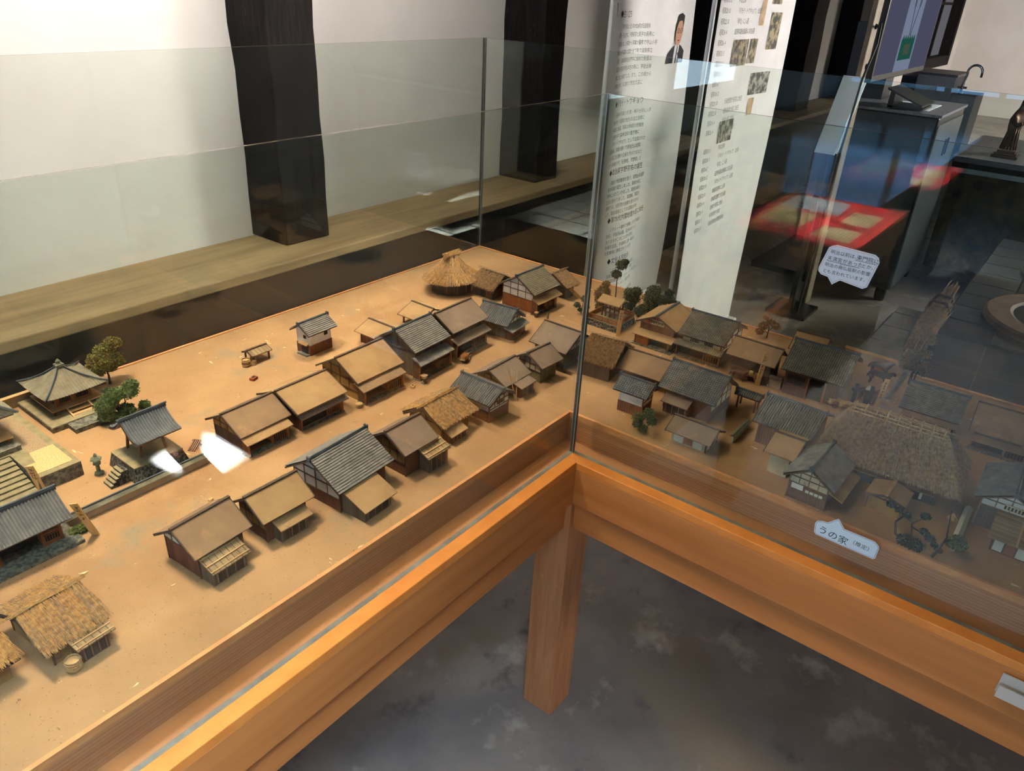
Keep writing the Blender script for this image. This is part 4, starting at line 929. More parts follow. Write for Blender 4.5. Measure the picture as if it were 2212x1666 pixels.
# ------------------------------------------------------------------ animals (one skinned body each)
def skin(name, verts, edges, radii, mt, parent=None, loc=(0,0,0), rz=0, sub=1, root=0):
    me = bpy.data.meshes.new(name); me.from_pydata(verts, edges, []); me.materials.append(M(mt))
    o = bpy.data.objects.new(name, me); COL.objects.link(o)
    sk = o.modifiers.new('s','SKIN'); sk.use_smooth_shade = True
    for i, r in enumerate(radii):
        v = me.skin_vertices[0].data[i]; v.radius = (r, r) if not hasattr(r,'__len__') else r; v.use_root = (i == root)
    if sub: sb = o.modifiers.new('u','SUBSURF'); sb.levels = sub; sb.render_levels = sub
    o.location = loc; o.rotation_euler = (0,0,rz)
    if parent: o.parent = parent
    return o
def beast(name, label, x, y, rz, k=1., mt='horse_black', head=.0, load=None, cat='model horse'):
    V = [(-.018,0,.026),(-.006,0,.0245),(.008,0,.0255),(.016,0,.027),(.023,0,.036+head*.4),(.026,0,.041+head),(.033,0,.038+head*1.3),      # spine, neck, head
         (-.018,.005,.019),(-.016,.0055,.012),(-.0195,.0055,.006),(-.018,.0055,.0),     # hind leg: stifle forward, hock back
         (-.018,-.005,.019),(-.015,-.0055,.012),(-.0185,-.0055,.006),(-.017,-.0055,.0),
         (.014,.005,.019),(.015,.0055,.010),(.0145,.0055,.0),
         (.014,-.005,.019),(.0165,-.0055,.010),(.016,-.0055,.0),
         (-.024,0,.025),(-.028,0,.012)]
    E = [(0,1),(1,2),(2,3),(3,4),(4,5),(5,6),(0,7),(7,8),(8,9),(9,10),(0,11),(11,12),(12,13),(13,14),(3,15),(15,16),(16,17),(3,18),(18,19),(19,20),(0,21),(21,22)]
    Rr = [.0080,.0082,.0080,.0084,.0052,.0050,.0030,.0058,.0034,.0024,.0024,.0058,.0034,.0024,.0024,.0048,.0028,.0024,.0048,.0028,.0024,.0022,.0018]
    t = thing(name, label, cat, (x,y,Z0), rz); t.scale = (k,k,k)
    skin('body', V, E, Rr, mt, t, root=1)
    if load: U(load).box(-.008,.006,-.009,.009,.027,.037).build('pack', t, bevel=.002)
    return t
beast('black_horse','black horse at the far side of the yard, beside the long tan wall',.700,-.482,math.radians(-95),1.05)
beast('black_horse','black horse in the middle of the yard, nearer the black gate',.640,-.496,math.radians(-98),1.1,head=-.003)
beast('pack_horse','brown pack horse with pale load right behind the black gate',.530,-.500,math.radians(-100),1.0,'ox_brown',load='shoji')
beast('brown_ox','brown ox drawing towards the pale yard wall',.420,-.220,math.radians(-80),.8,'ox_brown',head=-.008,cat='model ox')
beast('grey_ox','grey ox following the brown ox at the yard wall',.428,-.248,math.radians(-80),.8,'leaf_pink',head=-.008,load='basket',cat='model ox')
# ------------------------------------------------------------------ display table with glass
a, b = .768, .9125
XE, YE = -1.31, -1.9        # far ends of the two arms
T = thing('display_table','L-shaped orange wooden display table holding the village model under glass','display table',(0,0,0))
def Lp(i): return [(XE+i,b-i),(XE+i,i),(i,i),(i,YE+i),(a-i,YE+i),(a-i,b-i)]
U('sand').prism(Lp(.0012), Z0-.011, Z0).build('ground_board', T)
def strips(mb, d0, d1, z0, z1):      # along the two inner sides, mitred at the corner; d = distance outwards
    mb.prism([(XE-.03,-d0),(XE-.03,-d1),(-d1,-d1),(-d0,-d0)], Z0+z0, Z0+z1)
    mb.prism([(-d0,YE-.03),(-d0,-d0),(-d1,-d1),(-d1,YE-.03)], Z0+z0, Z0+z1)
m = U('rim_wood'); strips(m, -.007, .0002, -.012, .0012)
m.prism([(XE,b-.007),(a-.007,b-.007),(a,b),(XE,b)], Z0-.012, Z0+.0025); m.prism([(a-.007,YE),(a,YE),(a,b),(a-.007,b-.007)], Z0-.012, Z0+.0025)
m.build('board_rim', T)
m = U('fascia_wood'); strips(m, -.02, 0, -.0683, -.012); m.build('fascia', T)
m = U('fascia_wood'); strips(m, -.02, .034, -.090, -.0685); m.build('ledge', T)
m = U('groove_grey'); strips(m, .034, .0432, -.080, -.0672); m.build('glass_channel', T)
m = U('rail_top'); strips(m, .0432, .0722, -.085, -.0668); m.build('top_strip', T, bevel=.0012)
m = U('rail_wood'); strips(m, .046, .072, -.1773, -.0852); m.build('upper_rail', T, bevel=.0012)
m = U('rail_wood'); strips(m, .030, .0550, -.257, -.1775); m.build('lower_rail', T, bevel=.0012)
# outer sides
m = U('rail_wood')
m.box(XE-.03,a+.045,b+.012,b+.04,Z0-.257,Z0-.0683); m.box(a+.012,a+.04,YE-.03,b+.012,Z0-.257,Z0-.0683)
m.box(XE-.03,XE-.004,-.03,b+.012,Z0-.257,Z0-.0683); m.box(-.03,a+.012,YE-.03,YE-.004,Z0-.257,Z0-.0683)
m.build('outer_rail', T)
U('rail_wood').prism([(XE,b+.012),(XE,b),(a,b),(a,YE),(a+.012,YE),(a+.012,b+.012)], Z0-.09, Z0-.0683).build('outer_ledge', T)
for (lx,ly) in ((-.070,-.070),(a-.055,b-.055),(XE-.02,b-.055),(XE-.02,-.050),(a-.055,YE-.02),(-.050,YE-.02)):
    U('leg_wood').box(lx,lx+.09,ly,ly+.09,0,Z0-.1775 if (lx,ly)==(-.070,-.070) else Z0-.0905).build('leg', T, bevel=.002)
def pane(x0,x1,y0,y1,z0,z1):
    m = MB(); m.use('pane_glass'); m.box(x0,x1,y0,y1,z0,z1)
    thin = 'y' if (y1-y0) < (x1-x0) else 'x'
    m.use('glass_edge')
    keep = (2,4) if thin == 'y' else (3,5)    # big faces of the box face list
    for i in range(6): m.mi[i] = 0 if i in keep else 1
    return m.build('glass_pane', T)
g = .0379; t5 = .0028; zb, ztp = Z0-.068, Z0+.6824; e4 = .004
pane(XE-.006,-g-.0045,-g-t5,-g+t5,zb,ztp)
pane(-g-t5,-g+t5,YE-.006,-g-.0045,zb,ztp)
pane(XE-.006,a+e4-.003,b+e4-t5+.003,b+e4+t5+.003,zb,ztp)
pane(a+e4-t5+.003,a+e4+t5+.003,YE-.006,b+e4-.003,zb,ztp)
pane(XE-.006-t5*2,XE-.006,-g,b,zb,ztp)
pane(-g,a,YE-.006-t5*2,YE-.006,zb,ztp)
U('glass_joint').box(-g-.0044,-g+.0040,-g-.0044,-g+.0040,zb,ztp+.0002).build('corner_joint', T)
U('glass_joint').box(a+.0035,a+.0095,b+.0035,b+.0095,zb,ztp+.0002).build('corner_joint', T)

# stickers on the near right pane (outer face x = -g-t5), coordinates y (to the right is negative) and z
def sticker(name, label, pts, face, line, texts, inset=.0022):
    X = -g-t5
    c = (sum(p[0] for p in pts)/len(pts), sum(p[1] for p in pts)/len(pts))
    t = thing(name, label, 'label', (X, c[0], Z0+c[1]))
    P = [(p[0]-c[0], p[1]-c[1]) for p in pts]
    def sc(k): 
        out = []
        n = len(P)
        for i in range(n):
            p0, p1, p2 = Vector(P[i-1]), Vector(P[i]), Vector(P[(i+1)%n])
            e1 = (p1-p0).normalized(); e2 = (p2-p1).normalized()
            n1 = Vector((-e1.y,e1.x)); n2 = Vector((-e2.y,e2.x)); nn = (n1+n2); nn = nn/max(.5, nn.length_squared/2) if nn.length > 1e-6 else n1
            out.append(p1+nn*k)
        return out
    area = sum(P[i-1][0]*P[i][1]-P[i][0]*P[i-1][1] for i in range(len(P)))
    s = 1 if area > 0 else -1
    U('sticker_white').ext([(-.0001,y,z) for y,z in P], (-.0004,0,0)).build('card', t)
    U(line).ext([(-.0005,p.x,p.y) for p in sc(s*inset)], (-.0001,0,0)).build('border', t)
    U(face).ext([(-.0006,p.x,p.y) for p in sc(s*(inset+.0007))], (-.0001,0,0)).build('face', t)
    m = U('ink')
    for (body, size, y, z, rot, bold) in texts:
        V, F = text_geo(body, size, bold=bold)
        cr, sr = math.cos(rot), math.sin(rot)
        m.add([(-.0008, y-(vx*cr-vy*sr)-c[0], z+(vx*sr+vy*cr)-c[1]) for vx,vy,_ in V], F)
    m.build('lettering', t)
# bubble outlines in (y, z): taken at the pane
sticker('speech_bubble_label','white speech-bubble card of four written lines stuck high on the near right pane',
    [(-.474,.5075),(-.4700,.504),(-.4620,.470),(-.4625,.464),(-.4680,.459),(-.4790,.4575),(-.4880,.4470),(-.4985,.4565),(-.5340,.4520),(-.5400,.4560),(-.5480,.498),(-.5450,.505),(-.5390,.5085),(-.4820,.5105)],
    'sticker_white','sticker_gold',[('明治以前は、',.0074,-.4740,.4960,0,.0),('東門院に',.0084,-.5140,.4955,0,0),('天満宮があった',.0078,-.4715,.4850,0,0),('とか。',.0074,-.5240,.4850,0,0),
     ('明治の廃仏毀釈の影響',.0070,-.4700,.4745,0,0),('とも言われています。',.0070,-.4690,.4640,0,0),('はいぶつきしゃく',.0030,-.492,.4815,0,0)],.0018)
m = U('ink')
for (y0,y1,z) in ((-.5130,-.5440,.4937),(-.4715,-.5220,.4832)): m.box(-g-t5-.0009,-g-t5-.0007,y1,y0,Z0+z-.0003,Z0+z+.0003)
o = m.build('underline', bpy.data.objects['speech_bubble_label']); o.location = tuple(-c for c in bpy.data.objects['speech_bubble_label'].location)
PTS2 = [(-.5648,.0084),(-.5674,.0150),(-.5765,.0188),(-.5846,.0199),(-.5995,.0359),(-.6021,.0352),(-.6137,.0207),(-.6658,.0211),(-.6736,.0151),(-.6755,.0110),(-.6750,-.0111),(-.6721,-.0149),(-.5709,-.0139),(-.5670,-.0100)]
def tilt(y, z, r=-.0): return (y, z)
sticker('house_name_label','pale blue card with a peaked top and large writing, low on the near right pane',
    PTS2,
    'sticker_blue','sticker_line',[('うの家',.0180,-.5715,-.0055,-.08,0),('（推定）',.0102,-.6270,-.0005,-.08,0)],.0014)
t = thing('acrylic_holder','small clear plastic holder cut by the right edge on the orange rail','holder',(-.074,-.905,Z0-.115))
U('acrylic').box(-.004,-.001,-.06,.0,-.020,.020).build('back_plate', t); U('acrylic').box(-.016,-.004,-.06,-.002,-.020,-.016).build('tray', t); U('acrylic').box(-.017,-.0145,-.06,-.001,-.020,.004).build('front_lip', t)

# ------------------------------------------------------------------ room
YW = 1.974
struct(U('concrete').box(-7,15,-4.6,2.3,-.1,0).build('floor'))
struct(U('ceiling_wood').box(-7,15,-4.6,2.3,3.0,3.1).build('ceiling'))
# left wall: plaster with two window openings
WX = [(-3.84,-2.66,1.06,2.2),(9.05,14.3,.90,2.5)]
m = U('wall_plaster'); xs = -7
for (x0,x1,z0,z1) in WX:
    m.box(xs,x0,YW,YW+.2,0,3); m.box(x0,x1,YW,YW+.2,0,z0); m.box(x0,x1,YW,YW+.2,z1,3); xs = x1
m.box(xs,15,YW,YW+.2,0,3); struct(m.build('wall_left'))
struct(U('wall_plaster').box(14.85,15,-4.6,YW,0,3).build('wall_back'))
emis('sky_pane', rgb(190,220,250), 2.2); emis('grey_pane', rgb(150,150,158), .32); emis('sky_low', rgb(205,228,255), 11)
def window(n, x0, x1, z0, z1, mtl, mull, y=YW, extra=None):
    t = bpy.data.objects.new('window_%d' % n, None); COL.objects.link(t); t['kind'] = 'structure'
    o = U(mtl).box(x0,x1,y+.15,y+.17,z0,z1).build('pane', t)
    m = U('black_timber')
    for (p,q,r,s_) in ((x0-.1,x0+.04,z0-.12,z1+.1),(x1-.04,x1+.1,z0-.12,z1+.1),(x0,x1,z0-.12,z0+.03),(x0,x1,z1-.03,z1+.1)): m.box(p,q,y-.02,y+.14,r,s_)
    m.build('frame', t)
    m = U('black_timber')
    for k in range(1,mull): xx = x0+(x1-x0)*k/mull; m.box(xx-.03,xx+.03,y+.10,y+.14,z0,z1)
    m.box(x0,x1,y+.10,y+.14,(z0+z1)/2-.02,(z0+z1)/2+.02); m.build('glazing_bar', t)
    return t
w1 = window(1, 9.05, 14.3, .90, 2.5, 'grey_pane', 6)
U('sky_pane').box(9.1,10.6,YW+.142,YW+.149,.93,2.45).build('bright_pane', w1)
w2 = bpy.data.objects.new('window_2', None); COL.objects.link(w2); w2['kind'] = 'structure'
U('sky_low').box(-3.84,-2.66,YW+.01,YW+.03,1.06,2.2).build('pane', w2)
m = U('black_timber')
for (p,q_,r,s_) in ((-3.92,-3.84,1.0,2.28),(-2.66,-2.58,1.0,2.28),(-3.84,-2.66,2.2,2.28)): m.box(p,q_,YW-.03,YW+.02,r,s_)
m.build('frame', w2)
# pillars, ledge, boarded dado
for n,(x0,x1,y0) in enumerate(((.552,.773,1.750),(2.208,2.400,1.712),(4.35,4.86,1.76),(6.45,6.80,1.76),(7.90,8.55,1.76),(-1.05,-.83,1.75))):
    q = random.Random(n); m = U('black_timber'); nz = 14
    for k in range(nz):      # adzed post: slightly uneven lengths of one timber
        pass
    def PP(u, v, q=q): return None
    rows = [];
    for k in range(nz+1):
        j = lambda: q.uniform(-.006,.006)
        z = .737+(3.0-.737)*k/nz
        rows.append([(x0+j(),y0+j(),z),(x1+j(),y0+j(),z),(x1+j(),YW+.01,z),(x0+j(),YW+.01,z)])
    base = len(m.v)
    for r_ in rows: m.v += r_
    for k in range(nz):
        for i in range(4): m.f.append([base+4*k+i, base+4*k+(i+1)%4, base+4*(k+1)+(i+1)%4, base+4*(k+1)+i]); m.mi.append(m.m)
    m.f.append([base+3,base+2,base+1,base]); m.mi.append(m.m)
    m.f.append([base+4*nz+i for i in range(4)]); m.mi.append(m.m)
    struct(m.build('pillar', bevel=.006))
struct(U('ledge_wood').box(-7,8.42,1.60,YW,.697,.737).build('trim_1', bevel=.006))
struct(U('dark_board').box(-7,8.42,1.64,YW,0,.697).build('wall_dado'))
# floor of the wall beyond: dark lower panel
struct(U('wall_plaster').box(-7,15,-4.6,-4.5,0,3).build('wall_front')) if False else None

# banners -----------------------------------------------------------
def banner(name, label, Y, x0, x1, z0, z1, wave, poles, base):
    t = thing(name, label, 'banner', ((x0+x1)/2, Y, 0)); cx = (x0+x1)/2; w = x1-x0
    f = lambda x, z: wave(x/w, z)
    m = U('cloth_white'); m.grid(lambda u,v: ((u-.5)*w, f((u-.5)*w, z0+(z1-z0)*v), z0+(z1-z0)*v), 40, 60)
    n = len(m.v); 
    m.grid(lambda u,v: ((.5-u)*w, f((.5-u)*w, z0+(z1-z0)*v)+.0015, z0+(z1-z0)*v), 40, 60)
    m.build('cloth', t, smooth=True)
    for px in poles: U('banner_pole').tube([(px,.02,0.02),(px,.02,z1+.03)],.011,10).build('pole', t)
    m = U('banner_pole').box(-w/2-.02,w/2+.02,-.03,.05,0,.03); m.build('foot', t, bevel=.008)
    U('banner_pole').tube([(-w/2-.01,.0,z1),(w/2+.01,.0,z1)],.012,10).build('top_rod', t)
    def put(mb, body, size, x, z, bold=0, sx=1.):
        V, F = text_geo(body, size, bold=bold)
        out = []
        for vx,vy,_ in V:
            X_ = x-cx+vx*sx; Z_ = z+vy; out.append((X_, f(X_, Z_)-.003, Z_))
        mb.add(out, F)
    def quad(mb, xa, xb, za, zb2, off=.002, n=6):
        nb = n
        mb.grid(lambda u,v: (xa-cx+(xb-xa)*u, f(xa-cx+(xb-xa)*u, za+(zb2-za)*v)-off, za+(zb2-za)*v), nb, nb)
    return t, put, quad
wv = lambda u, z: .018*math.sin(u*6.2+z*1.6)+.012*math.sin(u*11-z*2.1)-.02*max(0,1.1-z)*math.sin(u*5+1)
B1, put1, quad1 = banner('text_banner','white standing banner of Japanese paragraphs with a small portrait, in front of the ledge',1.3,2.15,3.04,.03,2.25,wv,[-.40,.40],0)
m = MB().use('ink')
def para(x, z, head, lines, dz=.0385, size=.025, width=.42):
    put1(m, '◆'+head, .036, x-.01, z, 0, sx=.9)
    for k, l in enumerate(lines): m.use('ink_soft'); put1(m, l, size, x-.01+(.03 if k == 0 else 0), z-.052-dz*k, 0, sx=min(.85, (.60 if z < 1.5 or k > 6 else width)/(len(l)*size)))
    m.use('ink')
para(2.235,1.600,'生い立ち',['宇野宗佑氏は、大正11年(1922)8月27日滋賀県','(現・守山市)に、宇野長司と民子の長男に','宗佑氏は、少年期から学業が優秀で守山小学','級が全甲(農林の成績が全て甲)で滋賀県立','(現・八幡商業高校)在学中に始めた剣道は','滋賀大学経済学部)2年生の時に、学徒出陣','事にほどの腕前でした。また、この頃から','俳号を持ち、共に触れて終生文芸に','を収めました。'])
para(2.275,1.185,'ダモイ・トウキョウ',['出陣神戸商業大学(現・神戸大学)に入学','満州(現・中国東北地方)の自立部隊に','終戦国に転属、昭和20年8月の終戦後','で極寒の中で森林伐採の重労働に','「ダモイトウキョウ」として出版された','復員後、家業を継いで宗佑氏は昭和','など商工会活動の企画を手がけるなど','ちたる銀座千代「紀勝楼、宇野家」と'] ,dz=.036)
para(2.305,.835,'政治家宇野宗佑の誕生',['周囲の市民要請を受け、昭和26年滋賀','青年県議が誕生しました。昭和35年に','視野に入れていきました。昭和35年の','次点に終わりました。落選後、再起を','選挙では、自民党の逆風を浴びながら','した。国会議員としての活躍は多岐'],dz=.034)
para(2.34,.570,'第75代内閣総理大臣に就任',['リクルート事件で辞職した竹下首相の','就任。宗佑氏66歳、在任69日という','ありますがこのことばが非常に','政事を目指、平成8年に勇一等旭日','大勲章綬に表彰されています。'],dz=.033)
para(2.37,.330,'文化人宗佑氏',['この間、地元滋賀県で文化面に','活躍をしています。また、句集を','「平和通を回る」「ダモイ・トウキョウ」','人形のコレクション、絵画や書','を発刊されました。','平成10年5月19日、波乱の人生を閉じ'],dz=.033)
m.build('lettering', B1)
m = U('ink_soft'); m.bar((2.215-2.595,-.012,.26),(2.19-2.595,-.014,1.66),.002); m.build('margin_line', B1)
# small flat portrait print on the banner
PR = thing; pm = MB()
def disc(mb, cx_, cz_, rx, rz_, mt, off, y0=-.0, n=20):
    mb.use(mt); pts = [(cx_+rx*math.cos(2*PI*k/n), cz_+rz_*math.sin(2*PI*k/n)) for k in range(n)]
    mb.add([(x-2.595, wv((x-2.595)/.89, z)-off, z) for x,z in pts], [list(range(n))])
mat('skin_print', rgb(206,160,128), rgb(190,140,110), rough=.8); mat('suit_print', rgb(44,44,52), rgb(34,34,40), rough=.8); mat('hair_print', rgb(28,26,26), rough=.8); mat('tie_print', rgb(88,84,110), rough=.8)
mat('photo_sepia', rgb(150,136,100), rgb(60,54,40), rough=.7, scale=26, detail=3, contrast=(.42,.56)); mat('photo_grey', rgb(160,156,140), rgb(60,58,54), rough=.7, scale=30, detail=3, contrast=(.42,.56)); mat('photo_pale', rgb(200,170,130), rgb(160,130,90), rough=.7, scale=20)
def polyp(mb, pts, mt, off): mb.use(mt); mb.add([(x-2.595, wv((x-2.595)/.89, z)-off, z) for x,z in pts], [list(range(len(pts)))])
polyp(pm, [(2.74,1.37),(2.95,1.37),(2.95,1.43),(2.905,1.455),(2.855,1.47),(2.80,1.455),(2.75,1.42)], 'suit_print', .0035)
polyp(pm, [(2.820,1.37),(2.875,1.37),(2.875,1.465),(2.835,1.470),(2.815,1.455)], 'cloth_white', .0042)
polyp(pm, [(2.842,1.37),(2.862,1.37),(2.858,1.455),(2.845,1.455)], 'tie_print', .0048)
disc(pm, 2.845,1.535,.052,.078,'hair_print',.0040); disc(pm, 2.848,1.522,.044,.066,'skin_print',.0046)
polyp(pm, [(2.800,1.555),(2.826,1.580),(2.872,1.582),(2.895,1.558),(2.890,1.605),(2.850,1.618),(2.808,1.605)], 'hair_print', .0052)
for ex in (2.829,2.867):
    for k in range(14):
        a0, a1 = 2*PI*k/14, 2*PI*(k+1)/14
        polyp(pm, [(ex+.016*math.cos(a0),1.532+.013*math.sin(a0)),(ex+.016*math.cos(a1),1.532+.013*math.sin(a1)),(ex+.0125*math.cos(a1),1.532+.010*math.sin(a1)),(ex+.0125*math.cos(a0),1.532+.010*math.sin(a0))],'hair_print',.0056)
    disc(pm, ex, 1.532, .004, .004, 'hair_print', .0056, n=8)
polyp(pm, [(2.832,1.486),(2.866,1.488),(2.850,1.480)], 'plank_red', .0056); polyp(pm, [(2.846,1.525),(2.852,1.525),(2.856,1.504),(2.842,1.504)], 'photo_pale', .0052)
pm.build('portrait_print', B1)

wv2 = lambda u, z: .010*math.sin(u*5+z)+.008*math.sin(z*2.4+u*3)
B2, put2, quad2 = banner('timeline_banner','white standing banner with dated lines and sepia photographs, right of the text banner',.7,2.02,2.86,.03,2.25,wv2,[-.43],0)
m = MB().use('ink_soft')
yrs = ['昭和16.7','昭和18.12','昭和20.10','昭和22.10','昭和24. 4','昭和26. 4','昭和33. 5','昭和35.11','昭和38.11']
txt = ['神戸商大に入学','学徒出陣','『ダモイ・トウキョウ』出版','「俳句」に入選','滋賀県議会議員に初当選','『ダモイトウキョウ』出版','衆議院選挙に出馬','衆議院選挙で初当選','防衛庁長官に就任','科学技術庁長官','自民党国会対策委員長','行政管理庁長官に就任','通商産業大臣に就任','外務大臣に就任','内閣総理大臣就任']
for k in range(26):
    z = 1.735-.0415*k
    if 14 < k < 16: continue
    put2(m, yrs[k % 9], .026, 2.035+.003*k, z, 0, .8)
    if not (8 <= k <= 10): put2(m, txt[k % 15], .026, 2.20+.0035*k, z, 0, .8)
m.build('lettering', B2)
for (xa,xb,za,zb2,mt) in ((2.20,2.375,1.435,1.545,'photo_sepia'),(2.39,2.475,1.44,1.545,'photo_sepia'),(2.575,2.69,1.495,1.655,'photo_sepia'),(2.55,2.66,1.69,1.76,'photo_sepia'),(2.45,2.50,1.60,1.73,'photo_pale'),(2.47,2.68,1.295,1.395,'photo_grey'),(2.20,2.37,1.10,1.20,'photo_grey'),(2.50,2.56,1.20,1.28,'photo_pale')):
    pm = U(mt); quad2(pm, xa+.03, xb+.03, za, zb2); pm.build('photo_print', B2)

# ------------------------------------------------------------------ right side of the room
t = thing('display_cabinet','tall dark metal cabinet with glass top beside the television','cabinet',(3.86,.07,0))
U('cabinet_dark').box(0,.76,.006,.60,.09,1.145).build('body', t, bevel=.01)
U('cabinet_steel').box(.01,.75,0,.006,.10,1.10).build('side_panel', t)
U('granite').box(-.01,.77,-.005,.605,1.145,1.160).build('top', t); U('paper_white').box(.12,.5,.10,.34,1.160,1.163).build('paper_under_glass', t)
for k in range(2): U('plastic_black').box(.36+.075*k,.38+.075*k,-.008,0,.89,.99).build('slot_handle', t)
for (px,py) in ((.06,.06),(.70,.06),(.06,.54),(.70,.54)): U('plastic_black').lathe([(.03,0),(.035,.03),(.035,.06),(.03,.09)],12,(px,py,0)).build('caster', t)
t = thing('reading_stand','dark sloping panel stand on the glass topped cabinet','stand',(4.05,.30,1.163))
U('cabinet_dark').hexa([(-.16,-.11,.02),(.16,-.11,.02),(.16,.10,.10),(-.16,.10,.10),(-.16,-.11,.03),(.16,-.11,.03),(.16,.10,.11),(-.16,.10,.11)]).build('panel', t)
U('plastic_black').box(-.12,.12,.06,.09,0,.09).build('prop', t); U('plastic_black').box(-.12,.12,-.11,.09,0,.012).build('base', t)
t = thing('leaflet_holder','tall leaning holder of white leaflets on a dark stand left of the cabinet','leaflet rack',(3.3,.45,.03))
U('plastic_black').box(-.02,.02,.03,.06,-.01,.99).build('stand', t); U('plastic_black').box(-.12,.14,-.08,.16,-.03,-.01).build('foot', t)
for k in range(2):
    U('paper_white').hexa([(-.06+.05*k,-.01,.93),(-.05+.05*k,-.01,.93),(-.05+.05*k,.10,.93),(-.06+.05*k,.10,.93),(.02+.05*k,-.05,1.33-.03*k),(.03+.05*k,-.05,1.33-.03*k),(.03+.05*k,.06,1.33-.03*k),(.02+.05*k,.06,1.33-.03*k)]).build('leaflet_stack', t)
t = thing('television','large flat television on a black stand, its screen showing a green vase','television',(4.40,.47,0))
U('plastic_black').box(-.66,.66,0,.05,1.30,2.08).build('casing', t, bevel=.006)
emis('screen_mauve', rgb(92,92,118), .55); emis('screen_pale', rgb(134,146,172), .6); emis('screen_green', rgb(38,92,78), .6); emis('screen_olive', rgb(78,92,76), .6)
U('screen_mauve').box(-.63,.63,-.002,0,1.335,2.05).build('screen', t)
m = U('screen_pale').box(-.22,.17,-.0035,-.002,1.335,2.05); m.use('screen_green')
m.box(-.19,.13,-.005,-.0035,1.40,1.52); 
for k in range(6): m.add([(-.19+.053*k,-.005,1.52),(-.137+.053*k,-.005,1.52),(-.16+.053*k,-.005,1.545)],[(0,1,2)])
m.use('screen_olive').box(-.10,.04,-.006,-.005,1.43,1.49)
m.use('screen_mauve').bar((-.04,-.0048,1.54),(-.075,-.0048,1.70),.014,.001,up=(0,1,0)).bar((-.02,-.0048,1.54),(.04,-.0048,1.71),.014,.001,up=(0,1,0)).bar((-.075,-.0048,1.70),(-.085,-.0048,1.76),.030,.001,up=(0,1,0)).bar((.04,-.0048,1.70),(.055,-.0048,1.76),.030,.001,up=(0,1,0))
m.build('screen_picture', t)
U('plastic_black').box(-.10,.10,.05,.30,1.10,1.6).build('bracket', t); U('plastic_black').box(-.08,.08,.22,.30,.03,1.2).build('stand_column', t); U('plastic_black').box(-.45,.45,.21,.55,0,.04).build('stand_foot', t)
t = thing('beige_post','tall beige upright board beside the television with a black cable','post',(3.52,.46,0))
U('stand_beige').box(-.055,.055,0,.03,0,2.02).build('board', t, bevel=.01); U('plastic_black').tube([(-.0,-.012,1.60),(-.10,-.05,1.62),(-.20,-.08,1.52),(-.24,-.06,1.35),(-.25,-.04,.95),(-.25,-.02,.02)],.006,6).build('cable', t)
for zz in (1.40,1.60): U('plastic_black').lathe([(.015,0),(.012,.01)],10,(0,0,0)).build('screw', t, loc=(0,0,zz), rot=(PI/2,0,0))
# stone-topped counter with earth wall
t = thing('stone_counter','long counter with grey granite top over a rough brown earth wall','counter',(4.9,0,0))
U('earth_wall').box(.03,1.2,-4.4,.08,0,.690).build('earth_front', t)
U('white_trim').box(.015,1.2,-4.4,.085,.690,.725).build('white_band', t)
U('black_timber').box(.0,1.2,-4.4,.09,.725,.765).build('dark_edge', t)
U('granite').box(-.02,1.2,-4.4,.10,.765,.801).build('stone_top', t)
t = thing('robed_statuette','bronze robed figurine leaning on a stepped base at the right edge of the counter','statuette',(5.16,-.185,.801))
m = U('statue_bronze')
for k,(w_,h_) in enumerate(((.13,.018),(.11,.016),(.09,.014))): m.box(-w_*.7,w_*.7,-w_*.62,w_*.62,sum([.018,.016,.014][:k]),sum([.018,.016,.014][:k+1]))
m.build('base', t, bevel=.003)
V = [(0,0,.06),(0,.004,.13),(0,.0,.20),(0,-.004,.27),(0,-.010,.32),(0,-.016,.355),(0,-.02,.385), (-.05,.02,.26),(-.075,-.01,.215),(-.08,-.045,.235), (.045,-.02,.26),(.02,-.06,.22),(-.04,-.065,.235)]
E = [(0,1),(1,2),(2,3),(3,4),(4,5),(5,6),(3,7),(7,8),(8,9),(3,10),(10,11),(11,12)]
skin('figure', V, E, [(.062,.055),(.052,.045),(.046,.04),(.054,.042),(.022,.022),(.030,.030),(.024,.026),(.024,.024),(.020,.020),(.012,.012),(.024,.024),(.020,.020),(.012,.012)], 'statue_bronze', t, sub=2, root=2)
m = U('statue_bronze')
for k in range(7): a_ = -1.2+.4*k; m.tube([(.055*math.cos(a_+PI),.050*math.sin(a_),.052),(.046*math.cos(a_+PI),.040*math.sin(a_),.14),(.040*math.cos(a_+PI),.034*math.sin(a_),.22)],[.008,.006,.003],6)
m.build('robe_folds', t, smooth=True)
U('statue_bronze').ball((0,-.018,.395),.024,12,6,(1,1,.6)).build('hat', t, smooth=True)
t = thing('white_unit','white kitchen unit with a pale side behind the cabinet','kitchen unit',(6.5,.64,0))
U('box_white').box(0,.5,-.16,.14,0,1.17).build('body', t); U('plastic_black').box(-.02,.5,.141,.26,0,1.15).build('side_gap', t); U('granite').box(-.01,.51,-.17,.27,1.171,1.19).build('top', t)
t = thing('chrome_faucet','tall curved chrome faucet against the far white wall','faucet',(6.5,.40,0))
U('box_white').box(-.1,.3,-.12,.06,0,1.05).build('basin', t)
pts = [(0,.02,1.05),(0,.02,1.12),(0,.005,1.20)]+[(0,-.045+.055*math.cos(a_),1.225+.055*math.sin(a_)) for a_ in [PI*k/8 for k in range(0,9)]]+[(0,-.100,1.19)]
U('chrome').tube(pts,.0095,10).build('spout', t, smooth=True); U('chrome').tube([(-.0,.05,1.10),(0,-.02,1.10)],.008,8).build('lever', t, smooth=True); U('chrome').lathe([(.022,1.05),(.020,1.065),(.012,1.07)],12,(0,.02,0)).build('flange', t)

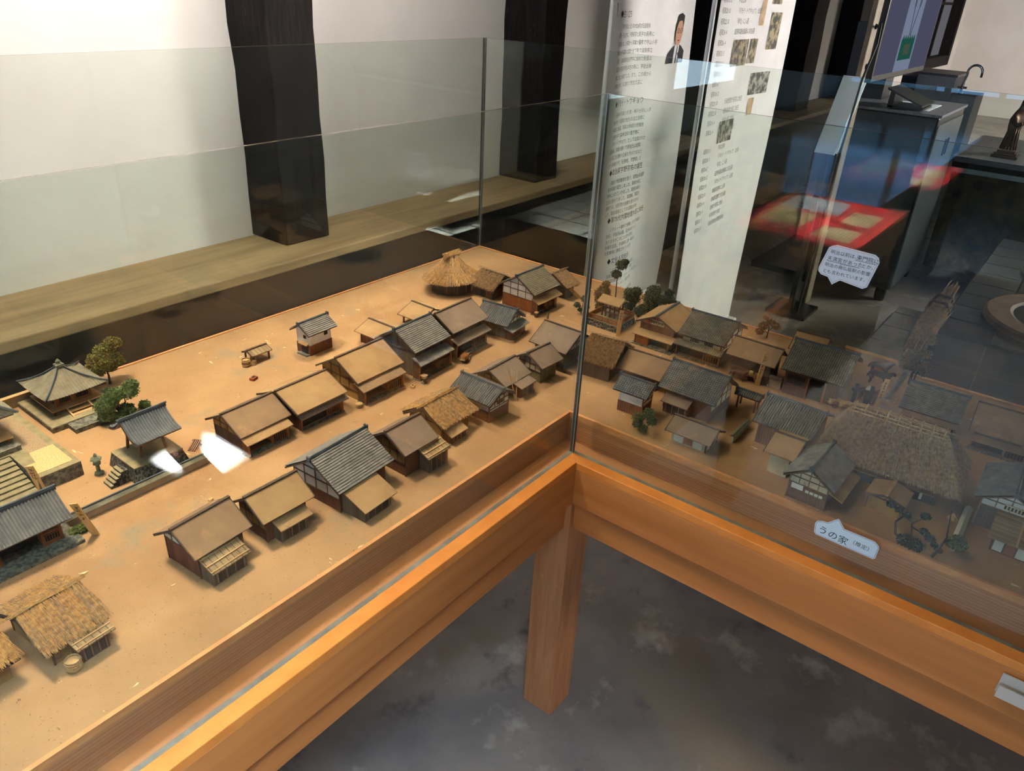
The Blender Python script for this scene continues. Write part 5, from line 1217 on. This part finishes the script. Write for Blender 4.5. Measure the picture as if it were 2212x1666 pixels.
# tiled cooking ranges
tl = [((1,0,0),5,.022,rgb(10,10,12)),((0,1,0),5,.022,rgb(10,10,12)),((0,0,1),5,.022,rgb(70,66,60))]
mat('range_tile', rgb(58,58,60), rgb(46,46,50), rough=.2, scale=5, spec=.5)
mat('range_face', rgb(34,30,28), rgb(26,24,24), rough=.3, scale=5, lines=[((0,1,0),5,.02,rgb(70,62,54)),((0,0,1),5,.02,rgb(56,50,44))])
def rounded(x0,x1,y0,y1,r,corners):
    P = []
    for (cx_,cy_,a0,k) in ((x1,y0,-PI/2,'br'),(x1,y1,0,'tr'),(x0,y1,PI/2,'tl'),(x0,y0,PI,'bl')):
        if k in corners:
            sx = -1 if cx_ == x1 else 1; sy = 1 if cy_ == y0 else -1
            for j in range(6): P.append((cx_+sx*r+r*math.cos(a0+PI/2*j/5), cy_+sy*r+r*math.sin(a0+PI/2*j/5)))
        else: P.append((cx_,cy_))
    return P
def hole_free(x, y, holes): return True
def range_(name, label, ox, oy, w, d, h, holes):
    t = thing(name, label, 'cooking range', (ox,oy,0))
    m = U('range_face').prism(rounded(0,w,-d,0,.12,('tr',)),0,h-.012); m.build('body', t)
    U('grout').prism(rounded(-.002,w+.002,-d,.002,.12,('tr',)),h-.012,h-.005).build('grout_bed', t)
    m = U('range_tile')
    for i in range(int(w/.2+.99)):
        for j in range(int(d/.2+.99)):
            x_, y_ = .2*i, -.2*j
            if hole_free(x_, y_, holes): m.box(x_+.004, min(x_+.196,w), max(y_-.196,-d), y_-.004, h-.008, h)
    m.build('tiled_top', t, bevel=.002)
    for (hx_,hy_,r) in holes:
        R_ = U('ring_wood').lathe([(r*.70,h),(r,h),(r,h+.022),(r*.97,h+.032),(r*.72,h+.032),(r*.68,h+.024),(r*.68,h+.0)],48,(hx_,hy_,0)); R_.build('wooden_ring', t, smooth=False)
        U('iron').lathe([(r*.685,h+.024),(r*.60,h+.010),(r*.35,h+.004),(.02,h+.003)],32,(hx_,hy_,0)).build('iron_pot', t)
    return t
range_('tiled_range','large black tiled cooking range with round wooden ring at the right edge',2.12,-.424,1.81,1.5,.537,[(.43,-.466,.35),(1.25,-.466,.30)])
range_('low_tiled_range','lower black tiled block between the blue floor and the large cooking range',1.70,-.196,.90,.20,.437,[])
t = thing('straw_broom','brown straw broom head lying along the gap between the two tiled ranges','broom',(2.05,-.41,.66))
m = U('straw_broom'); q = random.Random(9)
for k in range(900):
    u0 = q.uniform(-.30,.1); u1 = u0+q.uniform(.2,.34); y0 = q.uniform(-.03,.03); y1 = y0+q.uniform(-.02,.02); z0_ = q.uniform(-.09,-.05)
    strand(m, (u0,y0,z0_+u0*.12),(u1,y1*(.5 if u1>.2 else 1),z0_+u1*.12),.004,0)
m.build('straw', t)
for xx in (.12,.22): U('straw_under').tube([(xx,-.045,-.06),(xx,-.02,-.02),(xx,.03,-.02),(xx,.045,-.06)],.007,6).build('binding', t)

# ------------------------------------------------------------------ behind the photographer (seen mirrored in the panes)
t = thing('document_case','glass topped case with red cloth and old documents, seen mirrored in the glass','display case',(-2.45,.02,0))
U('black_timber').box(-.95,0,-.02,.62,0,.70).build('body', t)
U('red_cloth').box(-.94,-.01,-.01,.61,.70,.712).build('red_cloth', t)
for (x0,x1,y0,y1) in ((-.33,-.10,.05,.24),(-.72,-.44,.05,.20),(-.50,-.20,.32,.54)):
    tag(U('paper_aged').box(x0,x1,y0,y1,.712,.714).build('document', t),'yellowed document')
U('paper_white').hexa([(-.84,.26,.712),(-.56,.24,.712),(-.54,.56,.712),(-.86,.55,.712),(-.84,.26,.722),(-.56,.24,.722),(-.54,.56,.718),(-.86,.55,.720)]).build('map_sheet', t)
t = thing('raised_plank_floor','polished dark plank platform behind the photographer, mirrored blue in the glass','platform',(-5.1,.95,0))
U('deck_polish').box(-1.6,1.55,-.75,1.0,0,.66).build('planks', t)
struct(U('wall_plaster').box(-7.2,-7,-4.6,2.2,0,3).build('wall_right'))
w3 = bpy.data.objects.new('window_3', None); COL.objects.link(w3); w3['kind'] = 'structure'
emis('sky_blue', rgb(120,180,250), 5.)
U('sky_blue').box(-6.99,-6.97,-.2,1.9,.85,2.3).build('pane', w3)
m = U('black_timber')
for k in range(5): yy = -.2+.525*k; m.box(-6.97,-6.93,yy-.03,yy+.03,.85,2.3)
for zz in (.85,1.3,1.8,2.3): m.box(-6.97,-6.94,-.2,1.9,zz-.025,zz+.025)
m.build('lattice', w3)
# front wall; two gaps added and shaped so the sun makes floor patches
SUN = Vector((.12,-.80,.56)).normalized()      # towards the sun
def up_to_wall(p, Y=-4.5):
    k = (Y-p[1])/SUN.y; return (p[0]+SUN.x*k, SUN.z*k)
tri = [[(.132,-1.924),(.133,-1.661),(-.061,-1.638)],[(-.115,-1.887),(-.019,-1.916),(-.099,-1.75)]]
bm = bmesh.new()
def loop(pts):
    vs = [bm.verts.new((x,-4.5,z)) for x,z in pts]
    for i in range(len(vs)): bm.edges.new((vs[i],vs[(i+1)%len(vs)]))
loop([(-7,0),(15,0),(15,3),(-7,3)])
for tr in tri: loop([up_to_wall(p) for p in tr])
bmesh.ops.triangle_fill(bm, use_beauty=True, edges=bm.edges[:])
me = bpy.data.meshes.new('wall_front'); bm.to_mesh(me); bm.free(); me.materials.append(M('wall_plaster'))
wf = bpy.data.objects.new('wall_front', me); COL.objects.link(wf); struct(wf)
sd = wf.modifiers.new('s','SOLIDIFY'); sd.thickness = .01; sd.offset = 0
# ------------------------------------------------------------------ light
def area(name, loc, target, size, power, color, sy=None):
    l = bpy.data.lights.new(name, 'AREA'); l.energy = power; l.color = color; l.shape = 'RECTANGLE'; l.size = size; l.size_y = sy or size
    o = bpy.data.objects.new(name, l); COL.objects.link(o); o.location = loc
    d = Vector(target)-Vector(loc); o.rotation_euler = d.to_track_quat('-Z','Y').to_euler(); return o
WARM = (1,.87,.70); COOL = (.66,.82,1); NEUT = (1,.95,.9)
a_ = area('ceiling_lamp_a', (-.85,.75,2.85), (-.75,.45,Z0), .35, 12, WARM); a_.data.spread = math.radians(75)
a_ = area('ceiling_lamp_b', (.30,1.0,2.85), (.22,.62,Z0), .30, 5.5, WARM); a_.data.spread = math.radians(58)
a_ = area('ceiling_lamp_c', (-1.0,.1,2.9), (-.9,-.1,.8), .4, 4.5, WARM); a_.data.spread = math.radians(110)
a_ = area('wall_lamp', (.0,.9,2.85), (.0,YW,1.9), 2.4, 42, NEUT, .3); a_.data.spread = math.radians(130)
area('cool_fill_left', (-6.6,-1.2,2.2), (0,.2,1.0), 2.2, 75, COOL, 1.2)  # added cool fill for the whole room
a_ = area('far_wall_fill', (11.0,-2.2,2.9), (12.5,-1.0,.9), 3.0, 420, NEUT, 1.6)  # added fill under the ceiling to brighten the far wall
a_ = area('banner_fill', (6.2,-3.6,2.7), (2.6,1.0,1.3), 1.6, 70, NEUT, 1.2); a_.data.spread = math.radians(60)  # added fill aimed at the banners; no door stands here
a_ = area('case_fill', (-3.0,-.5,2.85), (-2.95,.15,.7), .6, 55, NEUT); a_.data.spread = math.radians(60)  # added lamp to make the case bright enough to show mirrored
a_ = area('floor_fill', (-1.7,-1.2,2.9), (-1.5,-.4,0), .8, 26, COOL); a_.data.spread = math.radians(60)  # added fill lamp to brighten the floor by the table
sl = bpy.data.lights.new('sun','SUN'); sl.energy = 900; sl.angle = math.radians(.9); sl.color = (.90,.97,1)
so = bpy.data.objects.new('sun', sl); COL.objects.link(so); so.rotation_euler = SUN.to_track_quat('Z','Y').to_euler()
w = bpy.data.worlds.new('w'); S.world = w; w.use_nodes = True
w.node_tree.nodes['Background'].inputs[0].default_value = (.5,.65,.9,1); w.node_tree.nodes['Background'].inputs[1].default_value = .3
# ------------------------------------------------------------------ camera
cam = bpy.data.cameras.new('camera'); co = bpy.data.objects.new('camera', cam); COL.objects.link(co); S.camera = co
cam.sensor_fit = 'HORIZONTAL'; cam.sensor_width = 36; cam.lens = 1641.53/2212*36; cam.clip_start = .01; cam.clip_end = 100
Rw = Matrix(((0.6146337,-0.3477386,0.7080277),(-0.7874612,-0.3230092,0.5249476),(0.0461549,-0.8801948,-0.4723630)))   # columns: right, down, forward
rx, dn, fw = Rw.col[0], Rw.col[1], Rw.col[2]
m3 = Matrix((rx, -dn, -fw)).transposed()
co.matrix_world = Matrix.Translation((-1.2687,-.7748,.8541+Z0)) @ m3.to_4x4()
S.view_settings.view_transform = 'Standard'; S.view_settings.look = 'None'; S.view_settings.gamma = 1; S.view_settings.exposure = 0.14
S.view_settings.use_curve_mapping = False
S.cycles.max_bounces = 12; S.cycles.transparent_max_bounces = 24; S.cycles.glossy_bounces = 5; S.cycles.diffuse_bounces = 4
S.cycles.sample_clamp_indirect = 120; S.cycles.caustics_reflective = False; S.cycles.caustics_refractive = False
S.cycles.use_denoising = True
